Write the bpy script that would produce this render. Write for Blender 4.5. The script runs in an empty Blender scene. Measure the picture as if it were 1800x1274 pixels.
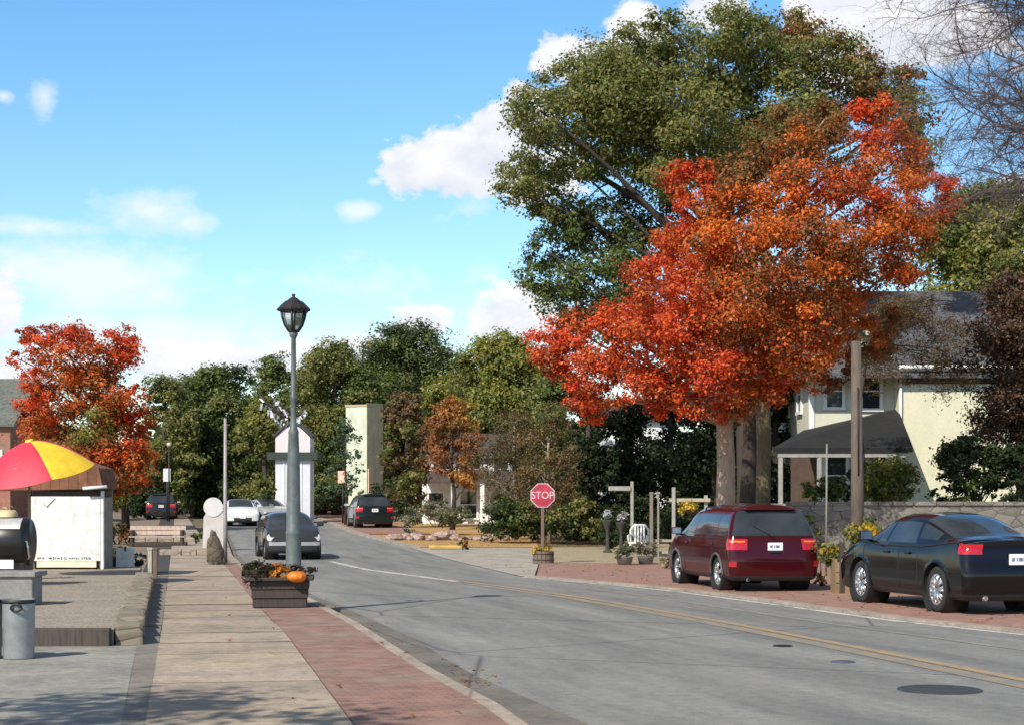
import bpy, bmesh, math, random
import numpy as np
from mathutils import Vector, Matrix
R = math.radians
PI = math.pi
rng = np.random.default_rng(7)
random.seed(7)
sc = bpy.context.scene
col = sc.collection
F = 3000.0; CX = 900.0; HY = 880.0; CZ = 1.7      # the photograph's lens in its own pixels, horizon row, eye height

# ------------------------------------------------------------------ ground profile
def gz(y):
    return 0.0088 * (min(max(y, 48.0), 210.0) - 48.0)
def gp(px, py, h=0.0):
    """ground point seen at a photo pixel; h = height of the surface above the street"""
    y = (CZ - h) * F / (py - HY) if py > HY else 1e9
    if y > 48: y = (CZ - h + 0.4224) * F / (py - 853.6)
    return ((px - CX) * y / F, y, gz(y) + h)
def at(px, py, y):
    return ((px - CX) * y / F, y, CZ + (HY - py) * y / F)

# ------------------------------------------------------------------ materials
def nmat(name):
    m = bpy.data.materials.new(name); m.use_nodes = True
    nt = m.node_tree; nt.nodes.clear()
    out = nt.nodes.new('ShaderNodeOutputMaterial')
    p = nt.nodes.new('ShaderNodeBsdfPrincipled')
    nt.links.new(p.outputs[0], out.inputs[0])
    return m, nt, p, out
def N(nt, t, **kw):
    n = nt.nodes.new(t)
    for k, v in kw.items(): setattr(n, k, v)
    return n
def L(nt, a, b): nt.links.new(a, b)
def c4(c): return (c[0], c[1], c[2], 1.0)
def ramp(nt, fac, stops):
    r = N(nt, 'ShaderNodeValToRGB')
    e = r.color_ramp.elements
    while len(e) > 1: e.remove(e[-1])
    e[0].position = stops[0][0]; e[0].color = c4(stops[0][1])
    for p, c in stops[1:]:
        k = e.new(p); k.color = c4(c)
    L(nt, fac, r.inputs[0]); return r.outputs[0]
def noise(nt, vec, scale, detail=4, rough=.6):
    n = N(nt, 'ShaderNodeTexNoise'); n.inputs['Scale'].default_value = scale
    n.inputs['Detail'].default_value = detail; n.inputs['Roughness'].default_value = rough
    if vec is not None: L(nt, vec, n.inputs['Vector'])
    return n.outputs[0]
def mixc(nt, fac, a, b, mode='MIX'):
    m = N(nt, 'ShaderNodeMix', data_type='RGBA', blend_type=mode)
    for s, v in ((0, fac), (6, a), (7, b)):
        if hasattr(v, 'is_linked'): L(nt, v, m.inputs[s])
        else: m.inputs[s].default_value = v if s == 0 else c4(v)
    return m.outputs[2]
def bumpn(nt, p, h, strength, dist=.02):
    b = N(nt, 'ShaderNodeBump'); b.inputs['Strength'].default_value = strength; b.inputs['Distance'].default_value = dist
    L(nt, h, b.inputs['Height']); L(nt, b.outputs[0], p.inputs['Normal'])
def objco(nt): return N(nt, 'ShaderNodeTexCoord').outputs['Object']
def pos(nt): return N(nt, 'ShaderNodeNewGeometry').outputs['Position']

_mc = {}
def plain(name, c, rough=.6, metal=0, var=.25, scale=6, bump=.15, coat=0, spec=.5):
    """a colour with uneven tone (wear, dirt) at two scales"""
    if name in _mc: return _mc[name]
    m, nt, p, o = nmat(name); v = objco(nt)
    a = noise(nt, v, scale, 5); b = noise(nt, v, scale * 7, 3)
    d = tuple(x * (1 - var) for x in c); e = tuple(min(1, x * (1 + var * .6)) for x in c)
    c1 = ramp(nt, a, [(.3, d), (.7, e)])
    c2 = mixc(nt, .5 * var, c1, ramp(nt, b, [(.35, tuple(x * .45 for x in c)), (.65, e)]))
    L(nt, c2, p.inputs['Base Color'])
    p.inputs['Roughness'].default_value = rough; p.inputs['Metallic'].default_value = metal
    p.inputs['Coat Weight'].default_value = coat; p.inputs['Coat Roughness'].default_value = .05
    p.inputs['Specular IOR Level'].default_value = spec
    if bump: bumpn(nt, p, b, bump, .01)
    _mc[name] = m; return m
def paint(name, c, flake=.0):
    if name in _mc: return _mc[name]
    m, nt, p, o = nmat(name); v = objco(nt)
    a = noise(nt, v, 1.5, 4)
    L(nt, ramp(nt, a, [(.3, tuple(x * .9 for x in c)), (.7, c)]), p.inputs['Base Color'])
    L(nt, ramp(nt, noise(nt, v, 3, 5), [(.3, (.07,) * 3), (.75, (.16,) * 3)]), p.inputs['Roughness'])
    p.inputs['Metallic'].default_value = flake; p.inputs['Coat Weight'].default_value = .1; p.inputs['Specular IOR Level'].default_value = .34; p.inputs['Coat Roughness'].default_value = .06
    _mc[name] = m; return m
def wood(name, c, scale=4):
    if name in _mc: return _mc[name]
    m, nt, p, o = nmat(name)
    mp = N(nt, 'ShaderNodeMapping'); mp.inputs['Scale'].default_value = (scale * 4, scale * 4, scale * .4)
    L(nt, objco(nt), mp.inputs[0])
    a = noise(nt, mp.outputs[0], 2, 6, .7)
    L(nt, ramp(nt, a, [(.25, tuple(x * .45 for x in c)), (.5, c), (.8, tuple(min(1, x * 1.4) for x in c))]), p.inputs['Base Color'])
    p.inputs['Roughness'].default_value = .8; bumpn(nt, p, a, .4, .02)
    _mc[name] = m; return m
def leafmat(name='leaf', trans=.42):
    if name in _mc: return _mc[name]
    m, nt, p, o = nmat(name)
    at_ = N(nt, 'ShaderNodeVertexColor', layer_name='Col')
    L(nt, at_.outputs[0], p.inputs['Base Color']); p.inputs['Roughness'].default_value = .55
    p.inputs['Specular IOR Level'].default_value = .3
    t = N(nt, 'ShaderNodeBsdfTranslucent'); L(nt, at_.outputs[0], t.inputs[0])
    x = N(nt, 'ShaderNodeMixShader'); x.inputs[0].default_value = trans
    L(nt, p.outputs[0], x.inputs[1]); L(nt, t.outputs[0], x.inputs[2]); L(nt, x.outputs[0], o.inputs[0])
    _mc[name] = m; return m
def barkmat(name, c):
    if name in _mc: return _mc[name]
    m, nt, p, o = nmat(name)
    mp = N(nt, 'ShaderNodeMapping'); mp.inputs['Scale'].default_value = (7, 7, 1.4); L(nt, objco(nt), mp.inputs[0])
    a = noise(nt, mp.outputs[0], 2.2, 7, .7); b = noise(nt, objco(nt), .9, 4)
    c1 = ramp(nt, a, [(.3, tuple(x * .35 for x in c)), (.5, c), (.75, tuple(min(1, x * 1.35) for x in c))])
    c2 = mixc(nt, .5, c1, ramp(nt, b, [(.35, tuple(x * .6 for x in c)), (.7, c)]))
    L(nt, c2, p.inputs['Base Color']); p.inputs['Roughness'].default_value = .9; bumpn(nt, p, a, .9, .06)
    _mc[name] = m; return m
def asphaltmat():
    m, nt, p, o = nmat('asphalt'); v = pos(nt)
    uv = N(nt, 'ShaderNodeUVMap').outputs[0]
    big = noise(nt, v, .18, 5, .65)
    mp = N(nt, 'ShaderNodeMapping'); mp.inputs['Scale'].default_value = (14, .8, 1); L(nt, uv, mp.inputs[0])
    streak = noise(nt, mp.outputs[0], 1.0, 4)                       # wheel-worn bands along the lane
    fine = noise(nt, v, 55, 3, .7)
    base = ramp(nt, streak, [(.3, (.15, .153, .146)), (.5, (.215, .216, .202)), (.7, (.27, .268, .248))])
    base = mixc(nt, .55, base, ramp(nt, big, [(.32, (.14, .142, .136)), (.5, (.205, .204, .192)), (.68, (.34, .325, .292))]))
    sep = N(nt, 'ShaderNodeSeparateXYZ'); L(nt, uv, sep.inputs[0])
    edge = ramp(nt, sep.outputs[0], [(0.0, (.55,) * 3), (.16, (.2,) * 3), (.3, (0,) * 3), (.93, (0,) * 3), (1, (.3,) * 3)])
    base = mixc(nt, edge, base, (.30, .285, .25))
    oil = ramp(nt, noise(nt, v, 1.1, 6, .75), [(.30, (.75,) * 3), (.42, (0,) * 3)]); base = mixc(nt, oil, base, (.06, .06, .058))
    pale = ramp(nt, noise(nt, v, .75, 7, .8), [(.56, (0,) * 3), (.72, (.6,) * 3)]); base = mixc(nt, pale, base, (.27, .26, .235))                    # dusty pale gutter side
    base = mixc(nt, .5, base, ramp(nt, fine, [(.34, (.06, .06, .058)), (.66, (.38, .37, .345))]))
    base = mixc(nt, .45, base, ramp(nt, noise(nt, v, 7, 7, .8), [(.36, (.11, .11, .106)), (.62, (.29, .285, .262))]))
    mp2 = N(nt, 'ShaderNodeMapping'); mp2.inputs['Scale'].default_value = (9, 1.6, 1); L(nt, uv, mp2.inputs[0])
    base = mixc(nt, 1.0, base, ramp(nt, noise(nt, mp2.outputs[0], 1.3, 6, .7), [(.34, (.70,) * 3), (.5, (.95,) * 3), (.64, (1.16, 1.15, 1.12))]), 'MULTIPLY')
    track = ramp(nt, sep.outputs[0], [(0, (1,) * 3), (.14, (1.04,) * 3), (.22, (.84,) * 3), (.3, (1,) * 3), (.36, (.86,) * 3), (.46, (1.03,) * 3), (.62, (.85,) * 3), (.7, (1,) * 3), (.8, (.87,) * 3), (.9, (1.02,) * 3)])
    base = mixc(nt, .8, base, track, 'MULTIPLY')
    vo = N(nt, 'ShaderNodeTexVoronoi', feature='DISTANCE_TO_EDGE'); vo.inputs['Scale'].default_value = .16
    wv = mixc(nt, .12, v, N(nt, 'ShaderNodeTexNoise').outputs[1], 'ADD'); L(nt, wv, vo.inputs['Vector'])
    crack = ramp(nt, vo.outputs[0], [(0, (.7,) * 3), (.0025, (.4,) * 3), (.006, (0,) * 3)])
    L(nt, mixc(nt, crack, base, (.035, .035, .035)), p.inputs['Base Color'])
    p.inputs['Roughness'].default_value = .85; bumpn(nt, p, fine, .5, .006)
    return m
def concretemat(name, c, stain=.5):
    if name in _mc: return _mc[name]
    m, nt, p, o = nmat(name); v = pos(nt)
    big = noise(nt, v, .5, 6, .65)
    mp = N(nt, 'ShaderNodeMapping'); mp.inputs['Scale'].default_value = (.7, 3.0, 1); L(nt, v, mp.inputs[0]); mid = noise(nt, mp.outputs[0], 1.6, 7, .75); fine = noise(nt, v, 70, 2)
    a = ramp(nt, big, [(.3, tuple(x * .72 for x in c)), (.55, c), (.75, tuple(min(1, x * 1.15) for x in c))])
    a = mixc(nt, stain * .6, a, ramp(nt, mid, [(.3, tuple(x * .5 for x in c)), (.6, c)]))
    a = mixc(nt, .45, a, ramp(nt, fine, [(.34, tuple(x * .35 for x in c)), (.66, tuple(min(1, x * 1.5) for x in c))]))
    a = mixc(nt, .5, a, ramp(nt, noise(nt, v, 9, 6, .75), [(.36, tuple(x * .5 for x in c)), (.62, tuple(min(1, x * 1.2) for x in c))]))
    vo = N(nt, 'ShaderNodeTexVoronoi', feature='DISTANCE_TO_EDGE'); vo.inputs['Scale'].default_value = .16
    L(nt, mixc(nt, .25, v, N(nt, 'ShaderNodeTexNoise').outputs[1], 'ADD'), vo.inputs['Vector'])
    a = mixc(nt, ramp(nt, vo.outputs[0], [(0, (.55,) * 3), (.0012, (.3,) * 3), (.003, (0,) * 3)]), a, tuple(x * .22 for x in c))
    st = ramp(nt, noise(nt, mp.outputs[0], 5, 5, .8), [(.28, (.8,) * 3), (.40, (0,) * 3)]); a = mixc(nt, st, a, tuple(x * .4 for x in c))
    a = mixc(nt, 1.0, a, ramp(nt, noise(nt, v, 1.0, 7, .75), [(.34, (.66, .67, .68)), (.5, (.95,) * 3), (.64, (1.12, 1.11, 1.1))]), 'MULTIPLY')
    vc = N(nt, 'ShaderNodeVertexColor', layer_name='Col')
    L(nt, mixc(nt, 1.0, a, vc.outputs[0], 'MULTIPLY'), p.inputs['Base Color'])
    p.inputs['Roughness'].default_value = .9; bumpn(nt, p, fine, .4, .005)
    _mc[name] = m; return m
def brickmat(name, rot, c1, c2, mortar, sx=5.0, stain=True, vert=False):
    if name in _mc: return _mc[name]
    m, nt, p, o = nmat(name); v = pos(nt) if not vert else objco(nt)
    mp = N(nt, 'ShaderNodeMapping'); mp.inputs['Rotation'].default_value = rot; L(nt, v, mp.inputs[0])
    b = N(nt, 'ShaderNodeTexBrick'); L(nt, mp.outputs[0], b.inputs['Vector'])
    b.inputs['Scale'].default_value = sx; b.inputs['Color1'].default_value = c4(c1); b.inputs['Color2'].default_value = c4(c2)
    b.inputs['Mortar'].default_value = c4(mortar); b.inputs['Mortar Size'].default_value = .03; b.inputs['Bias'].default_value = -.2
    big = noise(nt, v, .6, 6, .7); mid = noise(nt, v, 4, 5)
    a = mixc(nt, ramp(nt, big, [(.47, (0,) * 3), (.64, (.8,) * 3)]), b.outputs[0], (.25, .215, .175)) if stain else b.outputs[0]
    a = mixc(nt, .45, a, ramp(nt, mid, [(.3, tuple(x * .35 for x in c1)), (.65, c2)]))
    L(nt, a, p.inputs['Base Color']); p.inputs['Roughness'].default_value = .9
    bumpn(nt, p, b.outputs[1], -.4, .01)
    _mc[name] = m; return m
def groundmat(name, cols, scale=.6, bump=.6):
    if name in _mc: return _mc[name]
    m, nt, p, o = nmat(name); v = pos(nt)
    a = noise(nt, v, scale, 7, .7); b = noise(nt, v, 14, 4, .75)
    base = ramp(nt, a, [(.28, cols[0]), (.5, cols[1]), (.72, cols[2])])
    base = mixc(nt, .5, base, ramp(nt, b, [(.32, tuple(x * .4 for x in cols[0])), (.55, cols[1]), (.72, cols[2])]))
    L(nt, base, p.inputs['Base Color']); p.inputs['Roughness'].default_value = 1
    bumpn(nt, p, b, bump, .05); _mc[name] = m; return m
def gravelmat():
    m, nt, p, o = nmat('gravel'); v = pos(nt)
    vo = N(nt, 'ShaderNodeTexVoronoi'); vo.inputs['Scale'].default_value = 42; L(nt, v, vo.inputs['Vector'])
    sv = N(nt, 'ShaderNodeSeparateColor'); L(nt, vo.outputs['Color'], sv.inputs[0])
    a = ramp(nt, sv.outputs[0], [(0, (.08, .062, .045)), (.4, (.24, .20, .155)), (.75, (.33, .28, .22)), (1, (.50, .45, .38))])
    a = mixc(nt, .35, a, ramp(nt, noise(nt, v, .9, 5), [(.3, (.15, .115, .085)), (.7, (.38, .32, .25))]))
    L(nt, a, p.inputs['Base Color']); p.inputs['Roughness'].default_value = 1
    bumpn(nt, p, vo.outputs['Distance'], -.8, .03); return m
def paintline(name, c, wear):
    m, nt, p, o = nmat(name); v = pos(nt)
    a = noise(nt, v, 2.2, 6, .75); b = noise(nt, v, 30, 3)
    s = N(nt, 'ShaderNodeMath', operation='MULTIPLY_ADD'); s.inputs[1].default_value = .5; L(nt, b, s.inputs[0]); L(nt, a, s.inputs[2])
    k = ramp(nt, s.outputs[0], [(wear, (1,) * 3), (wear + .15, (0,) * 3)])
    L(nt, mixc(nt, k, (.20, .195, .175), c), p.inputs['Base Color']); p.inputs['Roughness'].default_value = .8
    return m
def stonemat(name, c):
    if name in _mc: return _mc[name]
    m, nt, p, o = nmat(name); v = objco(nt)
    mp = N(nt, 'ShaderNodeMapping'); mp.inputs['Scale'].default_value = (2.2, 2.2, 4.2); L(nt, v, mp.inputs[0])
    w = mixc(nt, .15, mp.outputs[0], N(nt, 'ShaderNodeTexNoise').outputs[1], 'ADD')
    d = N(nt, 'ShaderNodeTexVoronoi', feature='DISTANCE_TO_EDGE'); d.inputs['Scale'].default_value = 1; L(nt, w, d.inputs['Vector'])
    e = N(nt, 'ShaderNodeTexVoronoi'); e.inputs['Scale'].default_value = 1; L(nt, w, e.inputs['Vector'])
    se = N(nt, 'ShaderNodeSeparateColor'); L(nt, e.outputs['Color'], se.inputs[0])
    a = ramp(nt, se.outputs[0], [(0, tuple(x * .65 for x in c)), (1, tuple(min(1, x * 1.25) for x in c))])
    a = mixc(nt, .4, a, ramp(nt, noise(nt, v, 5, 6), [(.3, tuple(x * .45 for x in c)), (.7, c)]))
    a = mixc(nt, ramp(nt, d.outputs[0], [(.0, (1,) * 3), (.05, (0,) * 3)]), a, tuple(x * .3 for x in c))
    L(nt, a, p.inputs['Base Color']); p.inputs['Roughness'].default_value = .95
    bumpn(nt, p, d.outputs[0], .7, .06); _mc[name] = m; return m
def clapmat(name, c, pitch=.14):
    """painted clapboard siding"""
    if name in _mc: return _mc[name]
    m, nt, p, o = nmat(name); v = objco(nt)
    s = N(nt, 'ShaderNodeSeparateXYZ'); L(nt, v, s.inputs[0])
    q = N(nt, 'ShaderNodeMath', operation='DIVIDE'); q.inputs[1].default_value = pitch; L(nt, s.outputs[2], q.inputs[0])
    fr = N(nt, 'ShaderNodeMath', operation='FRACT'); L(nt, q.outputs[0], fr.inputs[0])
    a = ramp(nt, noise(nt, v, 1.2, 6), [(.3, tuple(x * .82 for x in c)), (.7, c)])
    a = mixc(nt, .3, a, ramp(nt, noise(nt, v, 9, 5), [(.3, tuple(x * .7 for x in c)), (.6, c)]))
    L(nt, a, p.inputs['Base Color']); p.inputs['Roughness'].default_value = .7
    bumpn(nt, p, fr.outputs[0], -.5, .02); _mc[name] = m; return m
def shinglemat(name, c):
    return brickmat(name, (0, 0, 0), tuple(x * .7 for x in c), tuple(x * 1.25 for x in c), tuple(x * .4 for x in c), 2.6, False, True)

# ------------------------------------------------------------------ mesh helpers
class MB:
    def __init__(s): s.v = []; s.f = []; s.m = []; s.sm = []
    def add(s, vs, fs, mi=0, smooth=False):
        o = len(s.v); s.v += [tuple(x) for x in vs]
        for f in fs: s.f.append(tuple(o + i for i in f)); s.m.append(mi); s.sm.append(smooth)
        return s
    def box(s, c, d, rz=0, mi=0, taper=(1, 1), bev=.0, rx=0):
        hx, hy, hz = d[0] / 2, d[1] / 2, d[2] / 2
        M = Matrix.Rotation(rz, 3, 'Z') @ Matrix.Rotation(rx, 3, 'X')
        bm = bmesh.new(); r = bmesh.ops.create_cube(bm, size=1)
        for v in bm.verts:
            t = taper if v.co.z > 0 else (1, 1)
            v.co = Vector((v.co.x * 2 * hx * t[0], v.co.y * 2 * hy * t[1], v.co.z * 2 * hz))
        if bev: bmesh.ops.bevel(bm, geom=bm.edges[:], offset=bev, segments=2, affect='EDGES', profile=.6)
        bm.verts.index_update()
        s.add([M @ v.co + Vector(c) for v in bm.verts], [[v.index for v in f.verts] for f in bm.faces], mi, False); bm.free(); return s
    def tube(s, pts, rad, n=8, mi=0, cap=True, smooth=True):
        pts = [Vector(p) for p in pts]
        if not hasattr(rad, '__len__'): rad = [rad] * len(pts)
        vs = []; fs = []; up = Vector((0, 0, 1)); prev = None
        for i, p in enumerate(pts):
            t = (pts[min(i + 1, len(pts) - 1)] - pts[max(i - 1, 0)]).normalized()
            a = prev - t * prev.dot(t) if prev is not None else (Vector((1, 0, 0)) if abs(t.z) > .9 else up).cross(t)
            if a.length < 1e-5: a = Vector((1, 0, 0)).cross(t)
            a.normalize(); prev = a; b = t.cross(a)
            for k in range(n):
                w = 2 * PI * k / n; vs.append(p + (a * math.cos(w) + b * math.sin(w)) * rad[i])
        for i in range(len(pts) - 1):
            for k in range(n): fs.append((i * n + k, i * n + (k + 1) % n, (i + 1) * n + (k + 1) % n, (i + 1) * n + k))
        s.add(vs, fs, mi, smooth)
        if cap:
            o = len(s.v) - len(vs)
            s.f += [tuple(o + k for k in reversed(range(n))), tuple(o + (len(pts) - 1) * n + k for k in range(n))]; s.m += [mi] * 2; s.sm += [False] * 2
        return s
    def lathe(s, prof, c=(0, 0, 0), n=24, mi=0, smooth=True, axis='Z', a0=0):
        vs = []; fs = []
        for r, z in prof:
            for k in range(n):
                w = 2 * PI * k / n + a0
                q = (r * math.cos(w), r * math.sin(w), z)
                if axis == 'X': q = (z, r * math.cos(w), r * math.sin(w))
                vs.append((q[0] + c[0], q[1] + c[1], q[2] + c[2]))
        for i in range(len(prof) - 1):
            for k in range(n): fs.append((i * n + k, i * n + (k + 1) % n, (i + 1) * n + (k + 1) % n, (i + 1) * n + k))
        return s.add(vs, fs, mi, smooth)
    def blob(s, c, r, n=2, jit=.12, mi=0, seed=0, smooth=True, flat=0):
        bm = bmesh.new(); bmesh.ops.create_icosphere(bm, subdivisions=n, radius=1); rd = random.Random(seed)
        for v in bm.verts:
            k = 1 + rd.uniform(-jit, jit); v.co = Vector((v.co.x * r[0] * k, v.co.y * r[1] * k, max(v.co.z, -1 + flat) * r[2] * k))
        bm.verts.index_update()
        s.add([v.co + Vector(c) for v in bm.verts], [[v.index for v in f.verts] for f in bm.faces], mi, smooth); bm.free(); return s
    def prism(s, poly, y0, y1, mi=0):
        """poly in (x, z) extruded along y"""
        n = len(poly); vs = [(x, y0, z) for x, z in poly] + [(x, y1, z) for x, z in poly]
        fs = [tuple(range(n)), tuple(reversed(range(n, 2 * n)))] + [(i, n + i, n + (i + 1) % n, (i + 1) % n) for i in range(n)]
        return s.add(vs, fs, mi)
    def build(s, name, mats, parent=None, loc=None):
        me = bpy.data.meshes.new(name); me.from_pydata(s.v, [], s.f); me.update()
        for m in (mats if isinstance(mats, (list, tuple)) else [mats]): me.materials.append(m)
        me.polygons.foreach_set('material_index', s.m); me.polygons.foreach_set('use_smooth', s.sm)
        bm = bmesh.new(); bm.from_mesh(me); bmesh.ops.recalc_face_normals(bm, faces=bm.faces[:]); bm.to_mesh(me); bm.free()
        return link(name, me, parent, loc)
def link(name, me, parent=None, loc=None):
    o = bpy.data.objects.new(name, me); col.objects.link(o)
    if parent: o.parent = parent
    if loc: o.location = loc
    return o
def tag(o, label=None, cat=None, group=None, kind=None):
    for k, v in (('label', label), ('category', cat), ('group', group), ('kind', kind)):
        if v: o[k] = v
    return o
def thing(name, label, cat, loc=(0, 0, 0), rz=0, group=None):
    o = bpy.data.objects.new(name, None); col.objects.link(o); o.empty_display_size = .1
    o.location = loc; o.rotation_euler = (0, 0, rz); return tag(o, label, cat, group)
def copy_tree(o, parent=None):
    c = o.copy(); col.objects.link(c)
    if parent: c.parent = parent
    for ch in list(o.children): copy_tree(ch, c)
    return c

# ------------------------------------------------------------------ the setting: street, pavements, ground
def poly(pts, h=0):
    q = sorted([gp(px, py, h)[:2] for px, py in pts], key=lambda t: t[1])
    ys = [t[1] for t in q]; xs = [t[0] for t in q]
    def f(y):
        if y < ys[0]: return xs[0] + (xs[1] - xs[0]) / (ys[1] - ys[0]) * (y - ys[0])
        if y > ys[-1]: return xs[-1] + (xs[-1] - xs[-2]) / (ys[-1] - ys[-2]) * (y - ys[-1])
        return float(np.interp(y, ys, xs))
    return f
joint_left = poly([(225, 1274), (250, 1120), (273, 1010)], .1)
walk_left = poly([(268, 1274), (289, 1120), (300, 1008)], .1)
walk_right_a = poly([(625, 1274), (510, 1120), (452, 1060), (405, 1003), (388, 985)], .1)
kerb_a = poly([(926, 1272), (865, 1229), (784, 1190), (710, 1145), (626, 1092), (588, 1073), (545, 1050), (440, 1003), (408, 975), (396, 940), (391, 925), (430, 905), (470, 893)], .1)
gutter_a = poly([(995, 1256), (823, 1182), (726, 1121), (645, 1084), (590, 1062), (550, 1045), (452, 1003), (418, 975), (403, 940), (399, 925), (441, 905), (482, 893)])
edge_right = poly([(1800, 1112), (1600, 1091), (1400, 1064), (1200, 1038), (1100, 1028), (1000, 1020), (920, 1013), (800, 985), (720, 962), (620, 937), (570, 916), (540, 903), (530, 893)])
centre = poly([(1800, 1200), (1500, 1140), (1300, 1101), (1100, 1065), (1000, 1048), (830, 1025), (640, 1000), (560, 980), (520, 955)])
def kerb(y): return kerb_a(y)
def gutter(y): return max(gutter_a(y), kerb_a(y) + .15)
def walk_right(y): return min(walk_right_a(y), kerb_a(y) - .25)

def frange(a, b, n):
    return [a + (b - a) * i / n for i in range(n + 1)]
def strip(name, fl, fr, y0, y1, h, mat, nx=1, step=1.5, skirt=0.0):
    ys = frange(y0, y1, max(2, int((y1 - y0) / step)))
    vs = []; fs = []; uv = []
    for y in ys:
        a, b = fl(y), fr(y)
        for k in range(nx + 1):
            vs.append((a + (b - a) * k / nx, y, gz(y) + h)); uv.append((k / nx, (y - y0) * .1))
    w = nx + 1
    for i in range(len(ys) - 1):
        for k in range(nx): fs.append((i * w + k, i * w + k + 1, (i + 1) * w + k + 1, (i + 1) * w + k))
    if skirt:
        for side in (0, nx):
            o = len(vs)
            for i, y in enumerate(ys):
                t = vs[i * w + side]; vs.append((t[0], t[1], t[2] - skirt)); uv.append((0, 0))
            for i in range(len(ys) - 1): fs.append((i * w + side, (i + 1) * w + side, o + i + 1, o + i))
        for row in (0, len(ys) - 1):
            o = len(vs)
            for k in range(w):
                t = vs[row * w + k]; vs.append((t[0], t[1], t[2] - skirt)); uv.append((0, 0))
            for k in range(nx): fs.append((row * w + k, row * w + k + 1, o + k + 1, o + k))
    me = bpy.data.meshes.new(name); me.from_pydata(vs, [], fs); me.materials.append(mat)
    u = me.uv_layers.new(name='UVMap')
    for lp in me.loops: u.data[lp.index].uv = uv[lp.vertex_index]
    ca = me.color_attributes.new('Col', 'FLOAT_COLOR', 'POINT')
    ca.data.foreach_set('color', [1.0] * (4 * len(vs)))
    o = link(name, me); o['kind'] = 'structure'; return o

M_conc = concretemat('sidewalk concrete', (.40, .33, .255), .75)
M_conc2 = concretemat('grey concrete', (.31, .295, .255), .75)
M_conc3 = concretemat('drive concrete', (.40, .36, .30))
M_kerb = concretemat('kerb concrete', (.38, .315, .25))
M_gut = concretemat('gutter concrete', (.185, .165, .138))
M_dark = concretemat('joint dirt', (.06, .052, .045))
M_brick = brickmat('pavement brick', (0, 0, R(-15)), (.27, .135, .10), (.37, .21, .16), (.15, .11, .085), 3.4)
M_brick2 = brickmat('apron brick', (0, 0, R(-22)), (.32, .15, .11), (.39, .215, .16), (.2, .14, .11), 3.4)
M_earth = groundmat('earth', [(.09, .075, .05), (.16, .13, .085), (.22, .19, .13)])
M_lawn = groundmat('autumn lawn', [(.34, .18, .06), (.48, .28, .10), (.42, .34, .14)], 1.2)
M_grass = groundmat('dry grass', [(.20, .17, .09), (.36, .30, .19), (.48, .41, .28)], 2.2)

# ground sheet to the horizon
gx = [-900, -400, -200, -120, -80] + list(range(-60, 61, 4)) + [80, 120, 200, 400, 900]
gy = [-400, -150, -60, -20] + list(range(0, 220, 4)) + [240, 300, 400, 700, 1500]
vs = [(x, y, gz(y) - .05) for y in gy for x in gx]; w = len(gx)
fs = [(j * w + i, j * w + i + 1, (j + 1) * w + i + 1, (j + 1) * w + i) for j in range(len(gy) - 1) for i in range(w - 1)]
g = MB().add(vs, fs).build('ground', M_earth); g['kind'] = 'structure'

strip('road', gutter, edge_right, -6, 175, 0.0, asphaltmat(), 8)
strip('gutter', kerb, gutter, -6, 120, .003, M_gut, 1)
strip('kerb', lambda y: kerb(y) - .13, kerb, -6, 120, .106, M_kerb, 1, skirt=.14)
strip('brick_pavement', walk_right, lambda y: kerb(y) - .13, -6, 44, .10, M_brick, 1, skirt=.14)
strip('joint_bed', lambda y: joint_left(y) - .3, lambda y: walk_right(y) + .03, -6, 120, .085, M_dark, 1)
strip('forecourt', lambda y: -32, lambda y: joint_left(y) - .05, -6, 18.9, .10, M_conc2, 1)
strip('lot', lambda y: -60, lambda y: joint_left(y) - .05, 18.9, 130, .07, groundmat('lot dirt', [(.13, .10, .07), (.23, .18, .13), (.33, .27, .20)], .8), 1)
# slabs with real gaps and their own tone
def slabs(name, fl, fr, y0, y1, n_len, h, mat, gap=.018, split=False):
    vs = []; fs = []; cols = []; y = y0
    while y < y1:
        ln = n_len * random.uniform(.96, 1.04); a, b = y + gap / 2, y + ln - gap / 2
        t = random.uniform(.93, 1.06); tc = (t, t * random.uniform(.97, 1.0), t * random.uniform(.92, 1.0), 1)
        sk = random.uniform(-.03, .03); dz = random.uniform(-.004, .004)
        q = [(fl(a), a - .25 + sk, 0), (fr(a), a + sk, 0), (fr(b), b + sk, 0), (fl(b), b - .25 + sk, 0)]
        o = len(vs)
        vs += [(x, yy, gz(yy) + h + dz) for x, yy, _ in q]; fs.append((o, o + 1, o + 2, o + 3)); cols += [tc] * 4
        y += ln
    me = bpy.data.meshes.new(name); me.from_pydata(vs, [], fs); me.materials.append(mat)
    ca = me.color_attributes.new('Col', 'FLOAT_COLOR', 'POINT'); ca.data.foreach_set('color', [x for c in cols for x in c])
    o = link(name, me); o['kind'] = 'structure'; return o
slabs('sidewalk', walk_left, lambda y: walk_right(y) - .012, -6, 118, 1.42, .101, M_conc)
slabs('sidewalk_border', joint_left, lambda y: walk_left(y) - .05, -6, 36, 4.0, .101, concretemat('border concrete', (.235, .21, .175)))
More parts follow.
